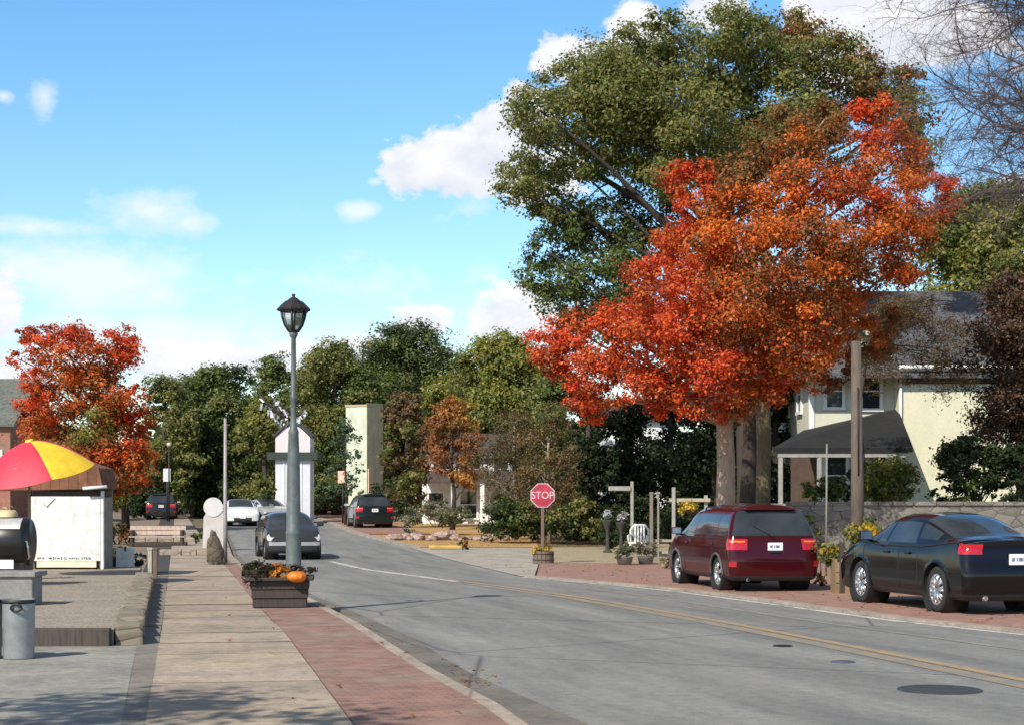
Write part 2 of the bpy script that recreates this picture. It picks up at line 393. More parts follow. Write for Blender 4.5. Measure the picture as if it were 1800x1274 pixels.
# gravel bed, raised behind a front edge coloured dark to stand for shade
strip('gravel_bed', lambda y: -32, lambda y: joint_left(y) - .30, 18.95, 37, .28, gravelmat(), 1, skirt=.25)
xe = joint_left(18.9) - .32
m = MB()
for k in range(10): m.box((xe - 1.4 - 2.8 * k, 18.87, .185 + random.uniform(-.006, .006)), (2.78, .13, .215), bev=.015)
tag(m.build('shade_dark_edging', wood('painted shade on bed front', (.07, .055, .045))), 'long front edge of the gravel bed, painted dark as shade', 'edging')
m = MB(); y = 18.95
while y < 33:
    ln = random.uniform(.7, 1.3); x = joint_left(y + ln / 2) - .16
    m.box((x, y + ln / 2, .20), (.30, ln - .03, .27 + random.uniform(-.02, .02)), rz=R(15), bev=.03); y += ln
tag(m.build('stone_kerb', stonemat('pale kerb stone', (.27, .225, .17))), 'low kerb of pale rough stones between gravel and sidewalk', 'stone kerb')
# right side
strip('brick_apron', lambda y: edge_right(y) + .22 if y < 38.3 else np.interp(y, [38.3, 46], [.55, .75]), lambda y: 40, 4, 46, .03, M_brick2, 1, skirt=.06)
strip('right_kerb', lambda y: edge_right(y), lambda y: edge_right(y) + .22, 4, 38.3, .034, M_kerb, 1, skirt=.06)
strip('driveway', lambda y: edge_right(y) - .05, lambda y: np.interp(y, [38.3, 46, 60], [.5, .72, .9]), 38.3, 58.5, .012, M_conc3, 1, 1.0)
strip('grass', lambda y: np.interp(y, [46, 60], [.76, .92]), lambda y: 14, 46, 75, .02, M_grass, 1)
strip('lawn', lambda y: edge_right(y) + .35, lambda y: 3.5, 58.6, 100, .02, M_lawn, 1)
strip('far_kerb', lambda y: edge_right(y) - .02, lambda y: edge_right(y) + .34, 58.6, 130, .06, M_kerb, 1, skirt=.08)
strip('brick_path', lambda y: edge_right(y) + .34, lambda y: edge_right(y) + 3.2, 74, 135, .045, M_brick2, 1)
# road paint
M_yel = paintline('yellow road paint', (.37, .25, .13), .74)
M_yel2 = paintline('worn yellow road paint', (.31, .235, .15), .66)
M_whi = paintline('white road paint', (.62, .59, .54), .72)
strip('centre_line', lambda y: centre(y) + .06, lambda y: centre(y) + .22, 5, 37.5, .005, M_yel, 1)
strip('centre_line_worn', lambda y: centre(y) - .26, lambda y: centre(y) - .02, 5, 35, .005, M_yel2, 1)
strip('lane_line', lambda y: centre(y) - .1, lambda y: centre(y) + .08, 36, 48, .005, M_whi, 1)
strip('edge_line', lambda y: edge_right(y) - .30, lambda y: edge_right(y) - .16, 5, 38, .005, M_whi, 1)
strip('seam_line', lambda y: centre(y) * .5 + edge_right(y) * .5 - .05, lambda y: centre(y) * .5 + edge_right(y) * .5 + .09, 16, 33, .004, paintline('pale seam', (.33, .33, .32), .6), 1)
def disc_on_road(px, py, r, name, mat, label, cat):
    x, y, z = gp(px, py); q = MB(); q.lathe([(0, .012), (r * .86, .012), (r * .9, .004), (r * .94, .012), (r, .010), (r + .01, .002)], (x, y, z), 32)
    return tag(q.build(name, mat), label, cat)
disc_on_road(1652, 1212, .37, 'manhole_cover', plain('cast iron', (.065, .072, .075), .6, .3, .5, 12, .5), 'round dark manhole cover beside the yellow road line', 'manhole cover')
disc_on_road(1376, 1135, .11, 'valve_cover', plain('black iron', (.02, .02, .02), .6, .3), 'small black valve cover on the yellow road line', 'valve cover')
disc_on_road(1482, 1163, .12, 'drain_cap', plain('blue iron', (.10, .11, .17), .6, .3), 'small bluish cap in the road beside the worn yellow line', 'cap')

# ------------------------------------------------------------------ foliage
def leaf_mesh(name, P, nrm, size, cols, mat, aspect=.55):
    n = len(P)
    r = rng.normal(size=(n, 3)); t = np.cross(nrm, r); t /= np.linalg.norm(t, axis=1)[:, None] + 1e-9
    b = np.cross(nrm, t); s = size[:, None]
    V = np.empty((n, 4, 3)); fold = nrm * s * .25
    V[:, 0] = P - t * s; V[:, 1] = P - b * s * aspect + fold + t * s * .1; V[:, 2] = P + t * s; V[:, 3] = P + b * s * aspect + fold + t * s * .1
    me = bpy.data.meshes.new(name)
    me.vertices.add(4 * n); me.vertices.foreach_set('co', V.reshape(-1))
    me.loops.add(4 * n); me.loops.foreach_set('vertex_index', np.arange(4 * n, dtype=np.int32))
    me.polygons.add(n); me.polygons.foreach_set('loop_start', np.arange(0, 4 * n, 4, dtype=np.int32))
    me.update(calc_edges=True)
    C = np.ones((n, 4, 4)); C[:, :, :3] = cols[:, None, :]
    ca = me.color_attributes.new('Col', 'FLOAT_COLOR', 'POINT'); ca.data.foreach_set('color', C.reshape(-1))
    me.materials.append(mat); me.validate(); return me
def unit(n):
    v = rng.normal(size=(n, 3)); return v / np.linalg.norm(v, axis=1)[:, None]
def crown_points(clumps, dens, sub=.42, up=.35):
    """clumps: (x, y, z, r[, rz, palette index]); leaves gather on many small sprays spread through each clump"""
    P = []; Nn = []; K = []
    for c in clumps:
        x, y, z, r = c[:4]; rz = c[4] if len(c) > 4 and c[4] else r * .8; k = c[5] if len(c) > 5 else 0
        ns = max(6, int(14 * (r / 1.2) ** .5)); n = int(dens * r * r)
        d = unit(ns); rad = rng.uniform(.35, 1.0, ns) ** .6
        sc_ = d * rad[:, None] * np.array([r, r, rz])
        w = rng.integers(0, ns, n); sr = r * sub * rng.uniform(.6, 1.2, ns)
        o = rng.normal(size=(n, 3)) * .55
        p = sc_[w] + o * sr[w][:, None] * np.array([1, 1, .7])
        P.append(p + np.array([x, y, z]))
        nn = o / (np.linalg.norm(o, axis=1)[:, None] + 1e-6) * .6 + d[w] * .5 + unit(n) * .8 + np.array([0, 0, up])
        Nn.append(nn / np.linalg.norm(nn, axis=1)[:, None]); K.append(np.stack([np.full(n, k), w + 100 * len(K)], 1))
    return np.concatenate(P), np.concatenate(Nn), np.concatenate(K)
def tint(K, palettes, jit=.22):
    """each spray has one tone of its clump's palette, each leaf strays from it"""
    n = len(K); out = np.empty((n, 3))
    sp, inv = np.unique(K[:, 1], return_inverse=True)
    pick = rng.random(len(sp))
    for k in np.unique(K[:, 0]):
        m = K[:, 0] == k; pal = np.array(palettes[int(k)])
        f = np.clip(pick[inv[m]] * .75 + rng.random(m.sum()) * .3, 0, .999) * len(pal)
        out[m] = pal[f.astype(int)]
    return np.clip(out * (1 + rng.uniform(-jit, jit, n))[:, None], 0.004, 1)
def limb_tubes(mb, base, spine, targets, r0, rmin=.03, n=8, wob=.25, low=.24):
    """a trunk along spine and curving limbs from it out to the targets"""
    k = len(spine)
    rad = [r0 * (1 - .55 * (i / (k - 1))) for i in range(k)]; rad[0] *= 1.25
    mb.tube(spine, rad, 12)
    sp = [Vector(spine[i]).lerp(Vector(spine[i + 1]), u / 6) for i in range(k - 1) for u in range(6)] + [Vector(spine[-1])]
    z0_ = sp[0].z + (sp[-1].z - sp[0].z) * low
    for t in targets:
        T = Vector(t)
        cand = [c for c in sp if c.z >= z0_]; hd_ = math.hypot(T.x, T.y) * random.uniform(.5, 1.1)
        j = min(range(len(cand)), key=lambda i: abs(cand[i].z - (T.z - hd_)))
        A = cand[j]; rr = min(r0 * .38, .011 * (T - A).length + rmin * .7)
        mid = A.lerp(T, .5) + Vector((random.uniform(-wob, wob), random.uniform(-wob, wob), .12 * (T - A).length * random.uniform(.2, 1.1)))
        pts = []
        for i in range(7):
            u = i / 6; q = A * (1 - u) ** 2 + mid * 2 * u * (1 - u) + T * u * u
            pts.append(q + Vector((random.uniform(-1, 1), random.uniform(-1, 1), random.uniform(-1, 1))) * .05 * (0 < i < 6))
        mb.tube(pts, [rr * (1 - .8 * i / 6) + rmin * .3 for i in range(7)], 6)
        for _ in range(2):
            q = pts[random.randint(3, 5)]; e = q + Vector((random.gauss(0, .7), random.gauss(0, .7), random.gauss(.3, .5))) * min(.6, (T - A).length * .15)
            mb.tube([q, q.lerp(e, .5) + Vector((0, 0, .08)), e], [rr * .35, rr * .25, rr * .1 + .004], 5)
M_leaf = leafmat(); M_leafd = leafmat('dense leaf', .2)

def tree(name, label, base, spine, clumps, palettes, dens, leaf, bark, r0, group='', aspect=.6, every=2, cat='tree', sub=.42, mat=None, rmin=.03, jit=.22, low=.24):
    t = thing(name, label, cat, base, group=group or None); B = Vector(base)
    mb = MB(); sp = [Vector(s) - B for s in spine]
    tg = [Vector(c[:3]) - B for i, c in enumerate(clumps) if i % every == 0]
    limb_tubes(mb, None, sp, tg, r0, rmin, low=low)
    mb.build('trunk', bark, t)
    rel = [tuple(np.array(c[:3]) - np.array(base)) + tuple(c[3:]) for c in clumps]
    P, n, K = crown_points(rel, dens, sub)
    me = leaf_mesh('crown', P, n, leaf * rng.uniform(.45, 1.4, len(P)), tint(K, palettes, jit), mat or M_leaf, aspect)
    link('crown', me, t); return t

def px_clumps(lst, y, depth, pal=None):
    """clump centres given by where they stand, at depth y plus their own offset along the street"""
    out = []
    for q in lst:
        px, py, r = q[:3]; k = q[3] if len(q) > 3 else 0; dy = q[4] if len(q) > 4 else random.uniform(-depth, depth)
        yy = y + dy; x, _, z = at(px, py, yy); out.append((x, yy, z, r * yy / F, r * yy / F * .85, k))
    return out
BK_grey = barkmat('grey bark', (.27, .22, .175)); BK_dark = barkmat('dark bark', (.06, .046, .036)); BK_pale = barkmat('pale bark', (.42, .32, .23)); BK_mossy = barkmat('mossy bark', (.20, .155, .085))
RED = [(.64, .07, .025), (.74, .10, .025), (.74, .14, .03), (.50, .05, .025), (.66, .17, .04), (.20, .05, .025), (.74, .12, .03)]
ORA = [(.72, .16, .03), (.78, .20, .03), (.62, .22, .045), (.58, .11, .025), (.34, .15, .045), (.15, .09, .035), (.72, .14, .03)]
BRN = [(.26, .115, .04), (.20, .12, .045), (.34, .14, .045), (.15, .13, .045), (.48, .14, .035), (.13, .11, .04)]
OLV = [(.12, .14, .035), (.16, .175, .045), (.20, .19, .06), (.095, .115, .035), (.24, .21, .07)]
GRN = [(.09, .125, .03), (.12, .155, .042), (.07, .10, .028), (.15, .175, .05), (.17, .165, .055)]
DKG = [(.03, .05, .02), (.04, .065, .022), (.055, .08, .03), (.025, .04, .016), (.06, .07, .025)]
YGR = [(.20, .21, .035), (.16, .18, .035), (.25, .23, .045), (.12, .14, .035), (.28, .24, .06)]
OLV, GRN, YGR = [[tuple(x * 1.25 for x in c) for c in q] for q in (OLV, GRN, YGR)]
BLG = [(.06, .10, .06), (.09, .14, .08), (.12, .18, .09), (.05, .085, .045)]
DRD = [(.075, .042, .026), (.10, .052, .03), (.055, .034, .022), (.13, .07, .04), (.07, .06, .03)]
GRB = [(.20, .125, .06), (.15, .10, .055), (.26, .155, .07), (.13, .11, .045), (.19, .15, .06)]

# big maple
Y = 46.0
mp = [(985,600,48,0,1),(1005,640,52,0,0),(960,615,32,0,0),(1045,660,50,0,-1),(1055,705,32,0,0),(1040,735,20,0,0),(1000,575,36,0,1),
 (1120,610,62,0,-2),(1150,560,62,0,-3),(1190,640,62,0,-2),(1175,690,40,0,-2),(1240,590,70,0,-3),(1250,660,58,0,-3),(1160,500,56,0,-1),(1210,520,66,0,-3),
 (1290,530,70,1,-3.5),(1320,610,66,1,-3),(1340,660,50,0,-2),(1390,560,70,1,-3),(1400,620,55,1,-2.5),(1440,590,48,1,-2),(1230,450,62,0,-2.5),(1200,420,50,1,-1),(1290,440,68,1,-3),
 (1240,370,54,0,-1.5),(1215,320,44,0,-.5),(1225,300,28,0,0),(1300,370,62,1,-2.5),(1360,450,70,1,-3.5),(1360,370,64,1,-3),(1430,490,66,1,-3),(1440,410,68,1,-3),
 (1500,500,62,1,-2),(1540,470,60,1,-1.5),(1510,430,62,1,-2.5),(1560,400,60,1,-1),(1590,460,48,1,-.5),(1590,350,56,1,-.5),(1640,350,44,0,.5),(1665,335,26,0,.5),(1610,410,46,1,0),(1500,350,64,0,-2.5),(1430,330,60,1,-2.5),
 (1550,310,50,1,-1),(1460,270,50,2,-1),(1540,240,46,0,0),(1520,190,36,0,.5),(1560,200,34,1,.5),(1580,270,44,1,.5),(1390,290,56,1,-1.5),(1330,290,50,2,-1),(1380,230,46,2,.5),(1450,210,44,2,.5),(1300,320,50,2,-1.5),(1620,290,34,2,1),
 (1270,720,24,0,-2.5),(1110,675,44,0,-2.5),(1160,700,36,0,-2.5),(1290,690,44,1,-2.5),(1345,690,36,1,-2),(1060,615,44,0,-1.5),(1085,570,44,0,-1.5),(1030,690,34,0,-1.5),(1220,700,36,0,-2.5),(1385,655,36,1,-1.5),(1430,645,30,1,-1),(1475,615,36,1,-1),(1530,590,34,1,-.5),(1560,560,34,2,0),(1450,670,26,1,-1),(1500,640,30,2,-1),(1545,625,30,2,-.5),(1100,560,40,0,0),(1270,480,60,1,1),(1420,450,70,1,2),(1350,540,60,1,2),(1200,580,60,0,1.5),(1500,560,30,1,-1),(1470,545,40,1,-1.5)]
mp = [(q[0], q[1], q[2] * 1.1) + tuple(q[3:]) for q in mp]
mclump = px_clumps(mp, Y, 2)
bx, by, bz = 5.75, 46.0, 0.05
spine = [(bx - .05, by, bz), (bx, by, bz + 1.2), (bx + .02, by, bz + 2.6), (bx - .05, by - .1, bz + 4.2), (bx + .2, by - .2, bz + 6), (bx + .4, by, bz + 7.4), (bx + .6, by, bz + 8.6)]
tree('maple_tree', 'huge red and orange maple spreading behind the maroon minivan', (bx, by, bz), spine, mclump, [RED, ORA, BRN], 3200, .047, BK_pale, .30, every=4, low=.42)
# big oak behind
Y = 61.0
op = [(925,235,42),(950,195,50),(990,150,46),(1010,210,62),(960,270,56),(915,300,40),(905,340,34),(945,340,40),(1050,250,64),(1020,300,40),(1060,160,58),(1010,120,34),
 (1080,110,52),(1120,170,64),(1110,80,44),(1150,110,58),(1200,70,48),(1180,170,62),(1160,40,28),(1260,60,52),(1250,120,64),(1310,60,52),(1330,130,66),(1370,60,48),(1280,40,36),(1390,45,30),(1400,110,62),(1430,80,46),
 (1470,110,48),(1470,160,56),(1520,130,42),(1560,160,46),(1600,150,36),(1600,200,42),(1618,250,32),(1570,210,46),(1600,290,40),(1180,240,58),(1120,250,56),(1240,220,64),(1310,200,60),(1180,310,48),(1130,320,42),(1250,290,50),(1330,270,60),(1410,200,60),
 (1000,370,46),(960,380,32),(1080,390,52,1),(1040,410,46,1),(1110,430,50,1),(1000,430,44,1),(960,440,34,1),(950,490,36,1),(1000,490,52,1),(1060,480,54,1),(1100,510,46,1),(970,530,34,1),(1030,545,46,1),(1080,560,40,1),(1140,380,46,1),(1010,580,36,1)]
op = [(q[0], q[1], q[2] * 1.16) + tuple(q[3:]) for q in op] + [(random.uniform(1000, 1560), random.uniform(110, 300), 62) for _ in range(16)]
op = [q if len(q) > 3 or q[0] < 1300 or random.random() < .35 else (q[0], q[1], q[2], 2) for q in op]
oclump = px_clumps(op, Y, 3.2)
bx, by, bz = at(1318, 900, Y)[0], Y, gz(Y)
spine = [(bx, by, bz), (bx, by, bz + 2), (bx - .1, by, bz + 5), (bx - .4, by, bz + 8), (bx - .8, by, bz + 11), (bx - 1, by, bz + 14), (bx - 1, by, bz + 16.5)]
tree('oak_tree', 'tallest green oak rising behind the red maple', (bx, by, bz), spine, oclump, [GRN + OLV + OLV, DKG + GRN, OLV + BRN], 1600, .066, BK_dark, .5, every=1)
# bare trunk tangle next to the maple
for (px, Yt, rad, bark, lab, top) in ((1312, 48.5, .27, BK_dark, 'dark bare trunk standing just right of the maple trunk', 640), (1336, 50.5, .32, BK_mossy, 'mossy mottled trunk between the dark trunk and the porch', 620)):
    x = at(px, 0, Yt)[0]; zt = at(px, top, Yt)[2]; b = (x, Yt, gz(Yt))
    sp = [(x, Yt, 0), (x + .03, Yt, zt * .3), (x + .1, Yt, zt * .6), (x + .05, Yt, zt), (x + .2, Yt, zt + 3)]
    cl = px_clumps([(px + dx, top - 60 + dy, 40, 0) for dx, dy in ((-40, 0), (30, -10), (60, 30), (0, -50), (-70, -30))], Yt, 1)
    tree('old_tree', lab, b, sp, cl, [DKG], 300, .13, bark, rad, every=1)

def simple_tree(name, label, px, top, bot, wpx, Y, pal, dens=520, leaf=.115, bark=BK_dark, n=22, r0=.2, shape=1.0, base_py=None, dep=.8, every=2, group=None, sub=.42, cmin=.2, cmax=.34, rmin=.03, mat=None, lean=0, aspect=.6, shift=0, low=.24):
    """tree whose crown fills px +- wpx from row top to row bot at distance Y; lobes of unequal size round an uneven outline"""
    s = Y / F; cx = (px - CX) * s; zt = CZ + (HY - top) * s; zb = CZ + (HY - bot) * s; w_ = wpx * s * 1.2; h = zt - zb; n = int(n * 1.45)
    rd = random.Random(int(px * 7 + top)); cl = []
    for i in range(n):
        for _ in range(40):
            u = rd.uniform(0.02, .97); prof = (math.sin(PI * min(1, u * .75 + .22)) ** .7) * (1 if u < .8 else 1 - (u - .8) * 1.2)
            r = rd.uniform(cmin, cmax) * min(w_ * 1.3, h * .8)
            a = rd.uniform(0, 2 * PI); q = rd.uniform(.2, 1) ** .5
            X = math.cos(a) * q * max(0, w_ * prof - r * .75); Yy = math.sin(a) * q * max(0, w_ * prof - r * .7) * dep; Z = zb + u * h
            if Z + r * .8 < zt + .1: break
        cl.append((cx + shift * s + X + lean * u, Y + Yy, Z, r, r * .8, rd.choice(range(len(pal))) if rd.random() < .5 else 0))
    b = (cx, Y, gz(Y)); zc = zb + h * .8
    sp = [(cx, Y, gz(Y)), (cx + .05 * w_, Y, gz(Y) + (zc - gz(Y)) * .3), (cx - .03 * w_, Y, gz(Y) + (zc - gz(Y)) * .6), (cx + lean * .6 + shift * s * .25, Y, zc)]
    return tree(name, label, b, sp, cl, pal, dens, leaf, bark, r0, group=group or '', every=every, sub=sub, rmin=rmin, mat=mat, aspect=aspect, low=low)

# left maple
Y = 78.0
lm = [(60,600,26,0),(100,600,28,0),(150,600,34,0),(205,600,30,0),(215,620,28,0),(40,590,16,0),(130,640,42,1),(175,640,40,1),(80,640,26,0),(60,670,22,0),(120,690,46,1),(170,690,46,1),(200,690,36,1),(80,710,34,0),(50,720,24,0),(110,740,46,1),(160,745,46,2),(200,740,40,0),(225,710,30,0),(235,750,28,0),
 (70,760,30,1),(120,780,44,2),(170,800,46,1),(215,790,38,0),(240,800,26,1),(200,830,40,1),(235,830,28,1),(150,830,40,2),(220,860,26,1),(195,870,24,2),(30,630,14,0),(90,570+15,18,0),(240,690,16,0)]
lm = [(q[0], q[1], q[2] * 1.2) + tuple(q[3:]) for q in lm]
lclump = px_clumps(lm, Y, 1.6)
bx = at(222, 0, Y)[0]
tree('orange_tree', 'orange and red tree rising behind the red and yellow umbrella', (bx, Y, gz(Y)), [(bx, Y, gz(Y)), (bx - .1, Y, 2), (bx - .5, Y, 4), (bx - 1.2, Y, 6), (bx - 1.6, Y, 8)], lclump, [RED, ORA, BRN + YGR], 1250, .075, BK_dark, .17, every=1, rmin=.02)

# row of trees across the street's far end
T = simple_tree
T('olive_tree', 'olive tree right behind the orange tree by the street', 290, 655, 880, 60, 112, [OLV, GRN], r0=.22)
T('dark_tree', 'broad dark green tree behind the thin pole', 392, 628, 885, 84, 118, [DKG + GRN, GRN], n=30, r0=.3)
T('bushy_tree', 'bright green bushy tree just left of the white tower', 465, 690, 885, 50, 108, [OLV, YGR], n=20)
T('tall_green_tree', 'green tree between the dark tree and the street lamp', 478, 622, 870, 60, 128, [GRN, OLV], n=24, r0=.25)
T('autumn_green_tree', 'round olive green tree behind the street lamp', 590, 594, 870, 90, 122, [OLV, GRN], n=34, r0=.3)
T('round_dark_tree', 'tall dark green tree with rounded top behind the tan building', 712, 562, 860, 108, 132, [DKG + GRN[:3], GRN], n=36, r0=.35)
T('yellow_green_tree', 'yellow green tree left of the red maple', 880, 574, 870, 98, 112, [YGR, OLV], n=36, r0=.3)
T('shade_tree', 'shaded green tree under the lowest red branch', 985, 640, 900, 70, 88, [GRN, OLV], n=24, r0=.25)
T('filler_tree', 'mid green tree filling the gap right of the street lamp', 535, 640, 885, 60, 134, [OLV, GRN], n=22, r0=.25)
T('filler_tree', 'yellowish green tree behind the tan building roof', 655, 632, 880, 62, 140, [YGR, OLV], n=22, r0=.25)
T('filler_tree', 'yellow green tree above the white house roof', 800, 640, 880, 70, 120, [YGR, OLV], n=24, r0=.25)
T('filler_tree', 'dull green tree at the far end between olive and dark trees', 338, 662, 885, 60, 130, [OLV, GRN], n=22, r0=.25)
T('pale_sapling', 'small bluish green tree in front of the tan building', 608, 735, 868, 32, 92, [BLG, BLG], n=14, r0=.09, leaf=.085, dens=500)
T('brown_tree', 'brownish grey tree with dense leaves behind the black van', 716, 682, 880, 52, 86, [GRB, OLV], n=24, r0=.14, leaf=.085, dens=800)
T('copper_tree', 'small copper orange tree in front of the white house', 795, 700, 850, 58, 82, [[(.34, .15, .06), (.42, .17, .06), (.28, .13, .07)], GRB, [(.5, .27, .06), (.45, .2, .05)]], n=24, r0=.12, leaf=.075, dens=700)
T('left_far_tree', 'low dark tree at the end of the lot behind parked cars', 340, 735, 862, 56, 116, [DKG + GRN[:2], DKG], n=18)
T('twiggy_tree', 'twiggy grey brown tree with pale trunk beside the driveway', 905, 706, 915, 72, 66, [GRB, [(.09, .09, .04), (.12, .10, .05)]], n=34, r0=.10, leaf=.06, dens=600, bark=BK_pale, every=1, rmin=.015, aspect=.3)
T('slender_tree', 'slender thin branched tree behind the stop sign', 965, 700, 915, 58, 62, [GRB, OLV, DKG], n=30, r0=.08, leaf=.06, dens=900, bark=BK_pale, every=1, rmin=.015, aspect=.35)
# dark evergreens behind the maple, leaf greens darkened again to deepen their shade
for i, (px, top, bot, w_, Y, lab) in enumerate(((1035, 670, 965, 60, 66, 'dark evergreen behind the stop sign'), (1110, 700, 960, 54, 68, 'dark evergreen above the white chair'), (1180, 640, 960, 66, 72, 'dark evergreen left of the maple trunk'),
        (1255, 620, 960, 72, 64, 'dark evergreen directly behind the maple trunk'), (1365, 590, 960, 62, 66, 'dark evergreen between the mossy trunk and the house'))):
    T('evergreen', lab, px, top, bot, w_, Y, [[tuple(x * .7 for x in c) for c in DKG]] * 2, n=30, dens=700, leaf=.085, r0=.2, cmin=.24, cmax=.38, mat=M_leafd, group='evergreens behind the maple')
T('right_tree', 'green tree rising behind the roof of the cream house', 1725, 310, 600, 120, 82, [OLV, GRN, YGR], n=38, leaf=.10, r0=.3, dens=650)
T('dark_red_tree', 'dark red brown tree at the right end of the cream house', 1792, 470, 780, 92, 52, [DRD, DRD], n=40, leaf=.05, dens=1100, r0=.2, mat=M_leafd, cmin=.28, cmax=.42)
T('brown_twig_tree', 'thin brown tree in front of the grey house roof', 1514, 515, 690, 112, 54, [GRB, DRD], n=30, low=.85, shift=86, leaf=.05, dens=800, r0=.08, every=3, rmin=.012, aspect=.3, cmin=.2, cmax=.32)

# bare twiggy tree at the top right: limbs and twigs only
def bare_tree():
    Y = 36.0; bx = at(1905, 0, Y)[0]; base = (bx, Y, 0.03)
    t = thing('bare_tree', 'bare purple grey twigs of a leafless tree against the sky', 'tree', base)
    rd = random.Random(5); mb = MB(); tw = MB()
    sp = [Vector((0, 0, 0)), Vector((-.1, 0, 2.5)), Vector((.0, 0, 5)), Vector((-.15, 0, 8)), Vector((.05, 0, 13.6))]
    mb.tube(sp, [.3, .25, .2, .14, .06], 10)
    def grow(p, d, ln, r, lvl):
        pts = [p]; q = p.copy(); dd = d.copy()
        for i in range(5):
            dd = (dd + Vector((rd.gauss(0, .22), rd.gauss(0, .22), rd.gauss(.0, .18)))).normalized(); q = q + dd * ln / 5; pts.append(q.copy())
        (mb if lvl < 2 else tw).tube(pts, [r * (1 - .7 * i / 5) for i in range(6)], 6 if lvl < 2 else 3, cap=False)
        if lvl < 4:
            for k in range((7, 6, 5, 2)[lvl]):
                a = pts[rd.randint(1, 5)]
                e = (dd + Vector((rd.gauss(0, .8), rd.gauss(0, .8), rd.gauss(.1, .6)))).normalized()
                grow(a, e, ln * rd.uniform(.45, .7), r * .5, lvl + 1)
    for k in range(30):
        z = 7.6 + k * .2; a = PI + rd.uniform(-1.3, 1.3)
        grow(Vector((0, 0, z)), Vector((math.cos(a), math.sin(a), rd.uniform(-.1, .6))).normalized(), rd.uniform(1.9, 3.4), .032, 0)
    mb.build('trunk', barkmat('purple bark', (.16, .12, .12)), t); tw.build('twig', barkmat('purple bark', (.16, .12, .12)), t)['kind'] = 'stuff'
bare_tree()

def bush(name, label, px, py, Y, wpx, hpx, pal, n=10, dens=500, leaf=.08, group=None, cat='shrub', base=None):
    s = Y / F; cx = (px - CX) * s; zb = CZ + (HY - py) * s if base is None else base; rd = random.Random(int(px * 3 + py)); cl = []
    for i in range(n):
        r = rd.uniform(.22, .4) * min(wpx, hpx * .9) * s * 1.1
        X = rd.uniform(-1, 1) * max(.02, wpx * s - r * .8); Z = zb + r * .6 + rd.random() * max(0, hpx * s - r * 1.3) * (1 - .5 * abs(X) / (wpx * s))
        cl.append((X, rd.uniform(-1, 1) * wpx * s * .5, Z - zb, r, r * .85, rd.randrange(len(pal))))
    t = thing(name, label, cat, (cx, Y, zb), group=group)
    mb = MB()
    for c in cl[::2]: mb.tube([(c[0] * .15, c[1] * .15, 0), (c[0] * .5, c[1] * .5, c[2] * .6), (c[0], c[1], c[2])], [.02, .014, .006], 5)
    mb.build('stem', BK_dark, t)
    leaf *= .68; P, nn, K = crown_points(cl, 7.5 / leaf ** 2, .45)
    link('foliage', leaf_mesh('foliage', P, nn, leaf * rng.uniform(.6, 1.2, len(P)), tint(K, pal), M_leaf, .6), t); return t
YFL = [(.62, .42, .04), (.55, .36, .05), (.16, .17, .05), (.10, .12, .03)]
bush('garden_bush', 'bright green rounded bush below the porch roof', 1442, 888, 49, 46, 66, [[(.14, .21, .03), (.10, .16, .03), (.2, .24, .05)], GRN], 12, 520, .09)
bush('garden_bush', 'yellow green bush behind the wooden pole and stone wall', 1570, 890, 50, 70, 92, [YGR, OLV], 16, 520, .09)
bush('garden_bush', 'large dark leafy shrub against the cream wall', 1712, 895, 49, 78, 165, [DKG + GRN[:2], DKG], 26, 520, .10)
bush('garden_bush', 'dark shrub at right end of the stone wall', 1790, 895, 48.5, 60, 140, [DKG, DKG], 14, 520, .10)
bush('garden_bush', 'dark shrub tucked under the porch roof', 1510, 890, 56, 40, 90, [DKG, DKG], 12, 520, .1)
bush('silver_hedge', 'silver green hedge above the row of pink rocks', 768, 925, 73, 66, 48, [[(.19, .21, .11), (.14, .16, .08), (.25, .26, .15)], [(.22, .2, .12), (.3, .27, .19)]], 18, 500, .10, cat='hedge')
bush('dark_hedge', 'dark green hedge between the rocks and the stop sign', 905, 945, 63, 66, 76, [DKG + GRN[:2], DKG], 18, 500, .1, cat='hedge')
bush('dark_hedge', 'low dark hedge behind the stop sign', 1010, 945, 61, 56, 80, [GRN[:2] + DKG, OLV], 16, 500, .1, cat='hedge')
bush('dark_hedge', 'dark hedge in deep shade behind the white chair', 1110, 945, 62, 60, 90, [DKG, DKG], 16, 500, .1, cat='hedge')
bush('far_shrub', 'blue green shrub right of the white tower', 574, 876, 104, 32, 44, [BLG, GRN], 12, 420, .16)
bush('far_shrub', 'dark green shrub at the foot of the tan building', 648, 880, 100, 24, 40, [DKG + GRN[:2], GRN], 10, 420, .16)
bush('far_shrub', 'low dark shrub left of the white tower', 470, 880, 94, 18, 30, [DKG, GRN], 8, 420, .16)
bush('garden_bush', 'light green shrub in front of the wall behind the minivan', 1425, 990, 46.0, 26, 96, [[(.14, .2, .03), (.11, .16, .035), (.2, .24, .05)], GRN], 11, 520, .085, base=.03)
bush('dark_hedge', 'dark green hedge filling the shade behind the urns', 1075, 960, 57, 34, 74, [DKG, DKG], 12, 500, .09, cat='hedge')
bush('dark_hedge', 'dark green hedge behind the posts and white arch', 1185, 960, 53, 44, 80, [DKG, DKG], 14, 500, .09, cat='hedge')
bush('lawn_plant', 'small dark plant on the leafy lawn by the driveway', 812, 966, 56.5, 14, 34, [BRN, DKG, YFL], 7, 500, .07, base=gz(56.5))
bush('lawn_plant', 'tiny dark shrub on the leafy lawn near the black van', 722, 940, 72, 12, 14, [DKG, BLG], 5, 500, .08)
bush('booth_flowers', 'pale yellow flowers behind the black grill', 18, 1003, 30.6, 40, 138, [[(.68, .58, .26), (.72, .62, .34), (.4, .36, .1)], [(.6, .5, .2), (.12, .13, .05)]], 14, 480, .075, cat='flowers', base=.28)
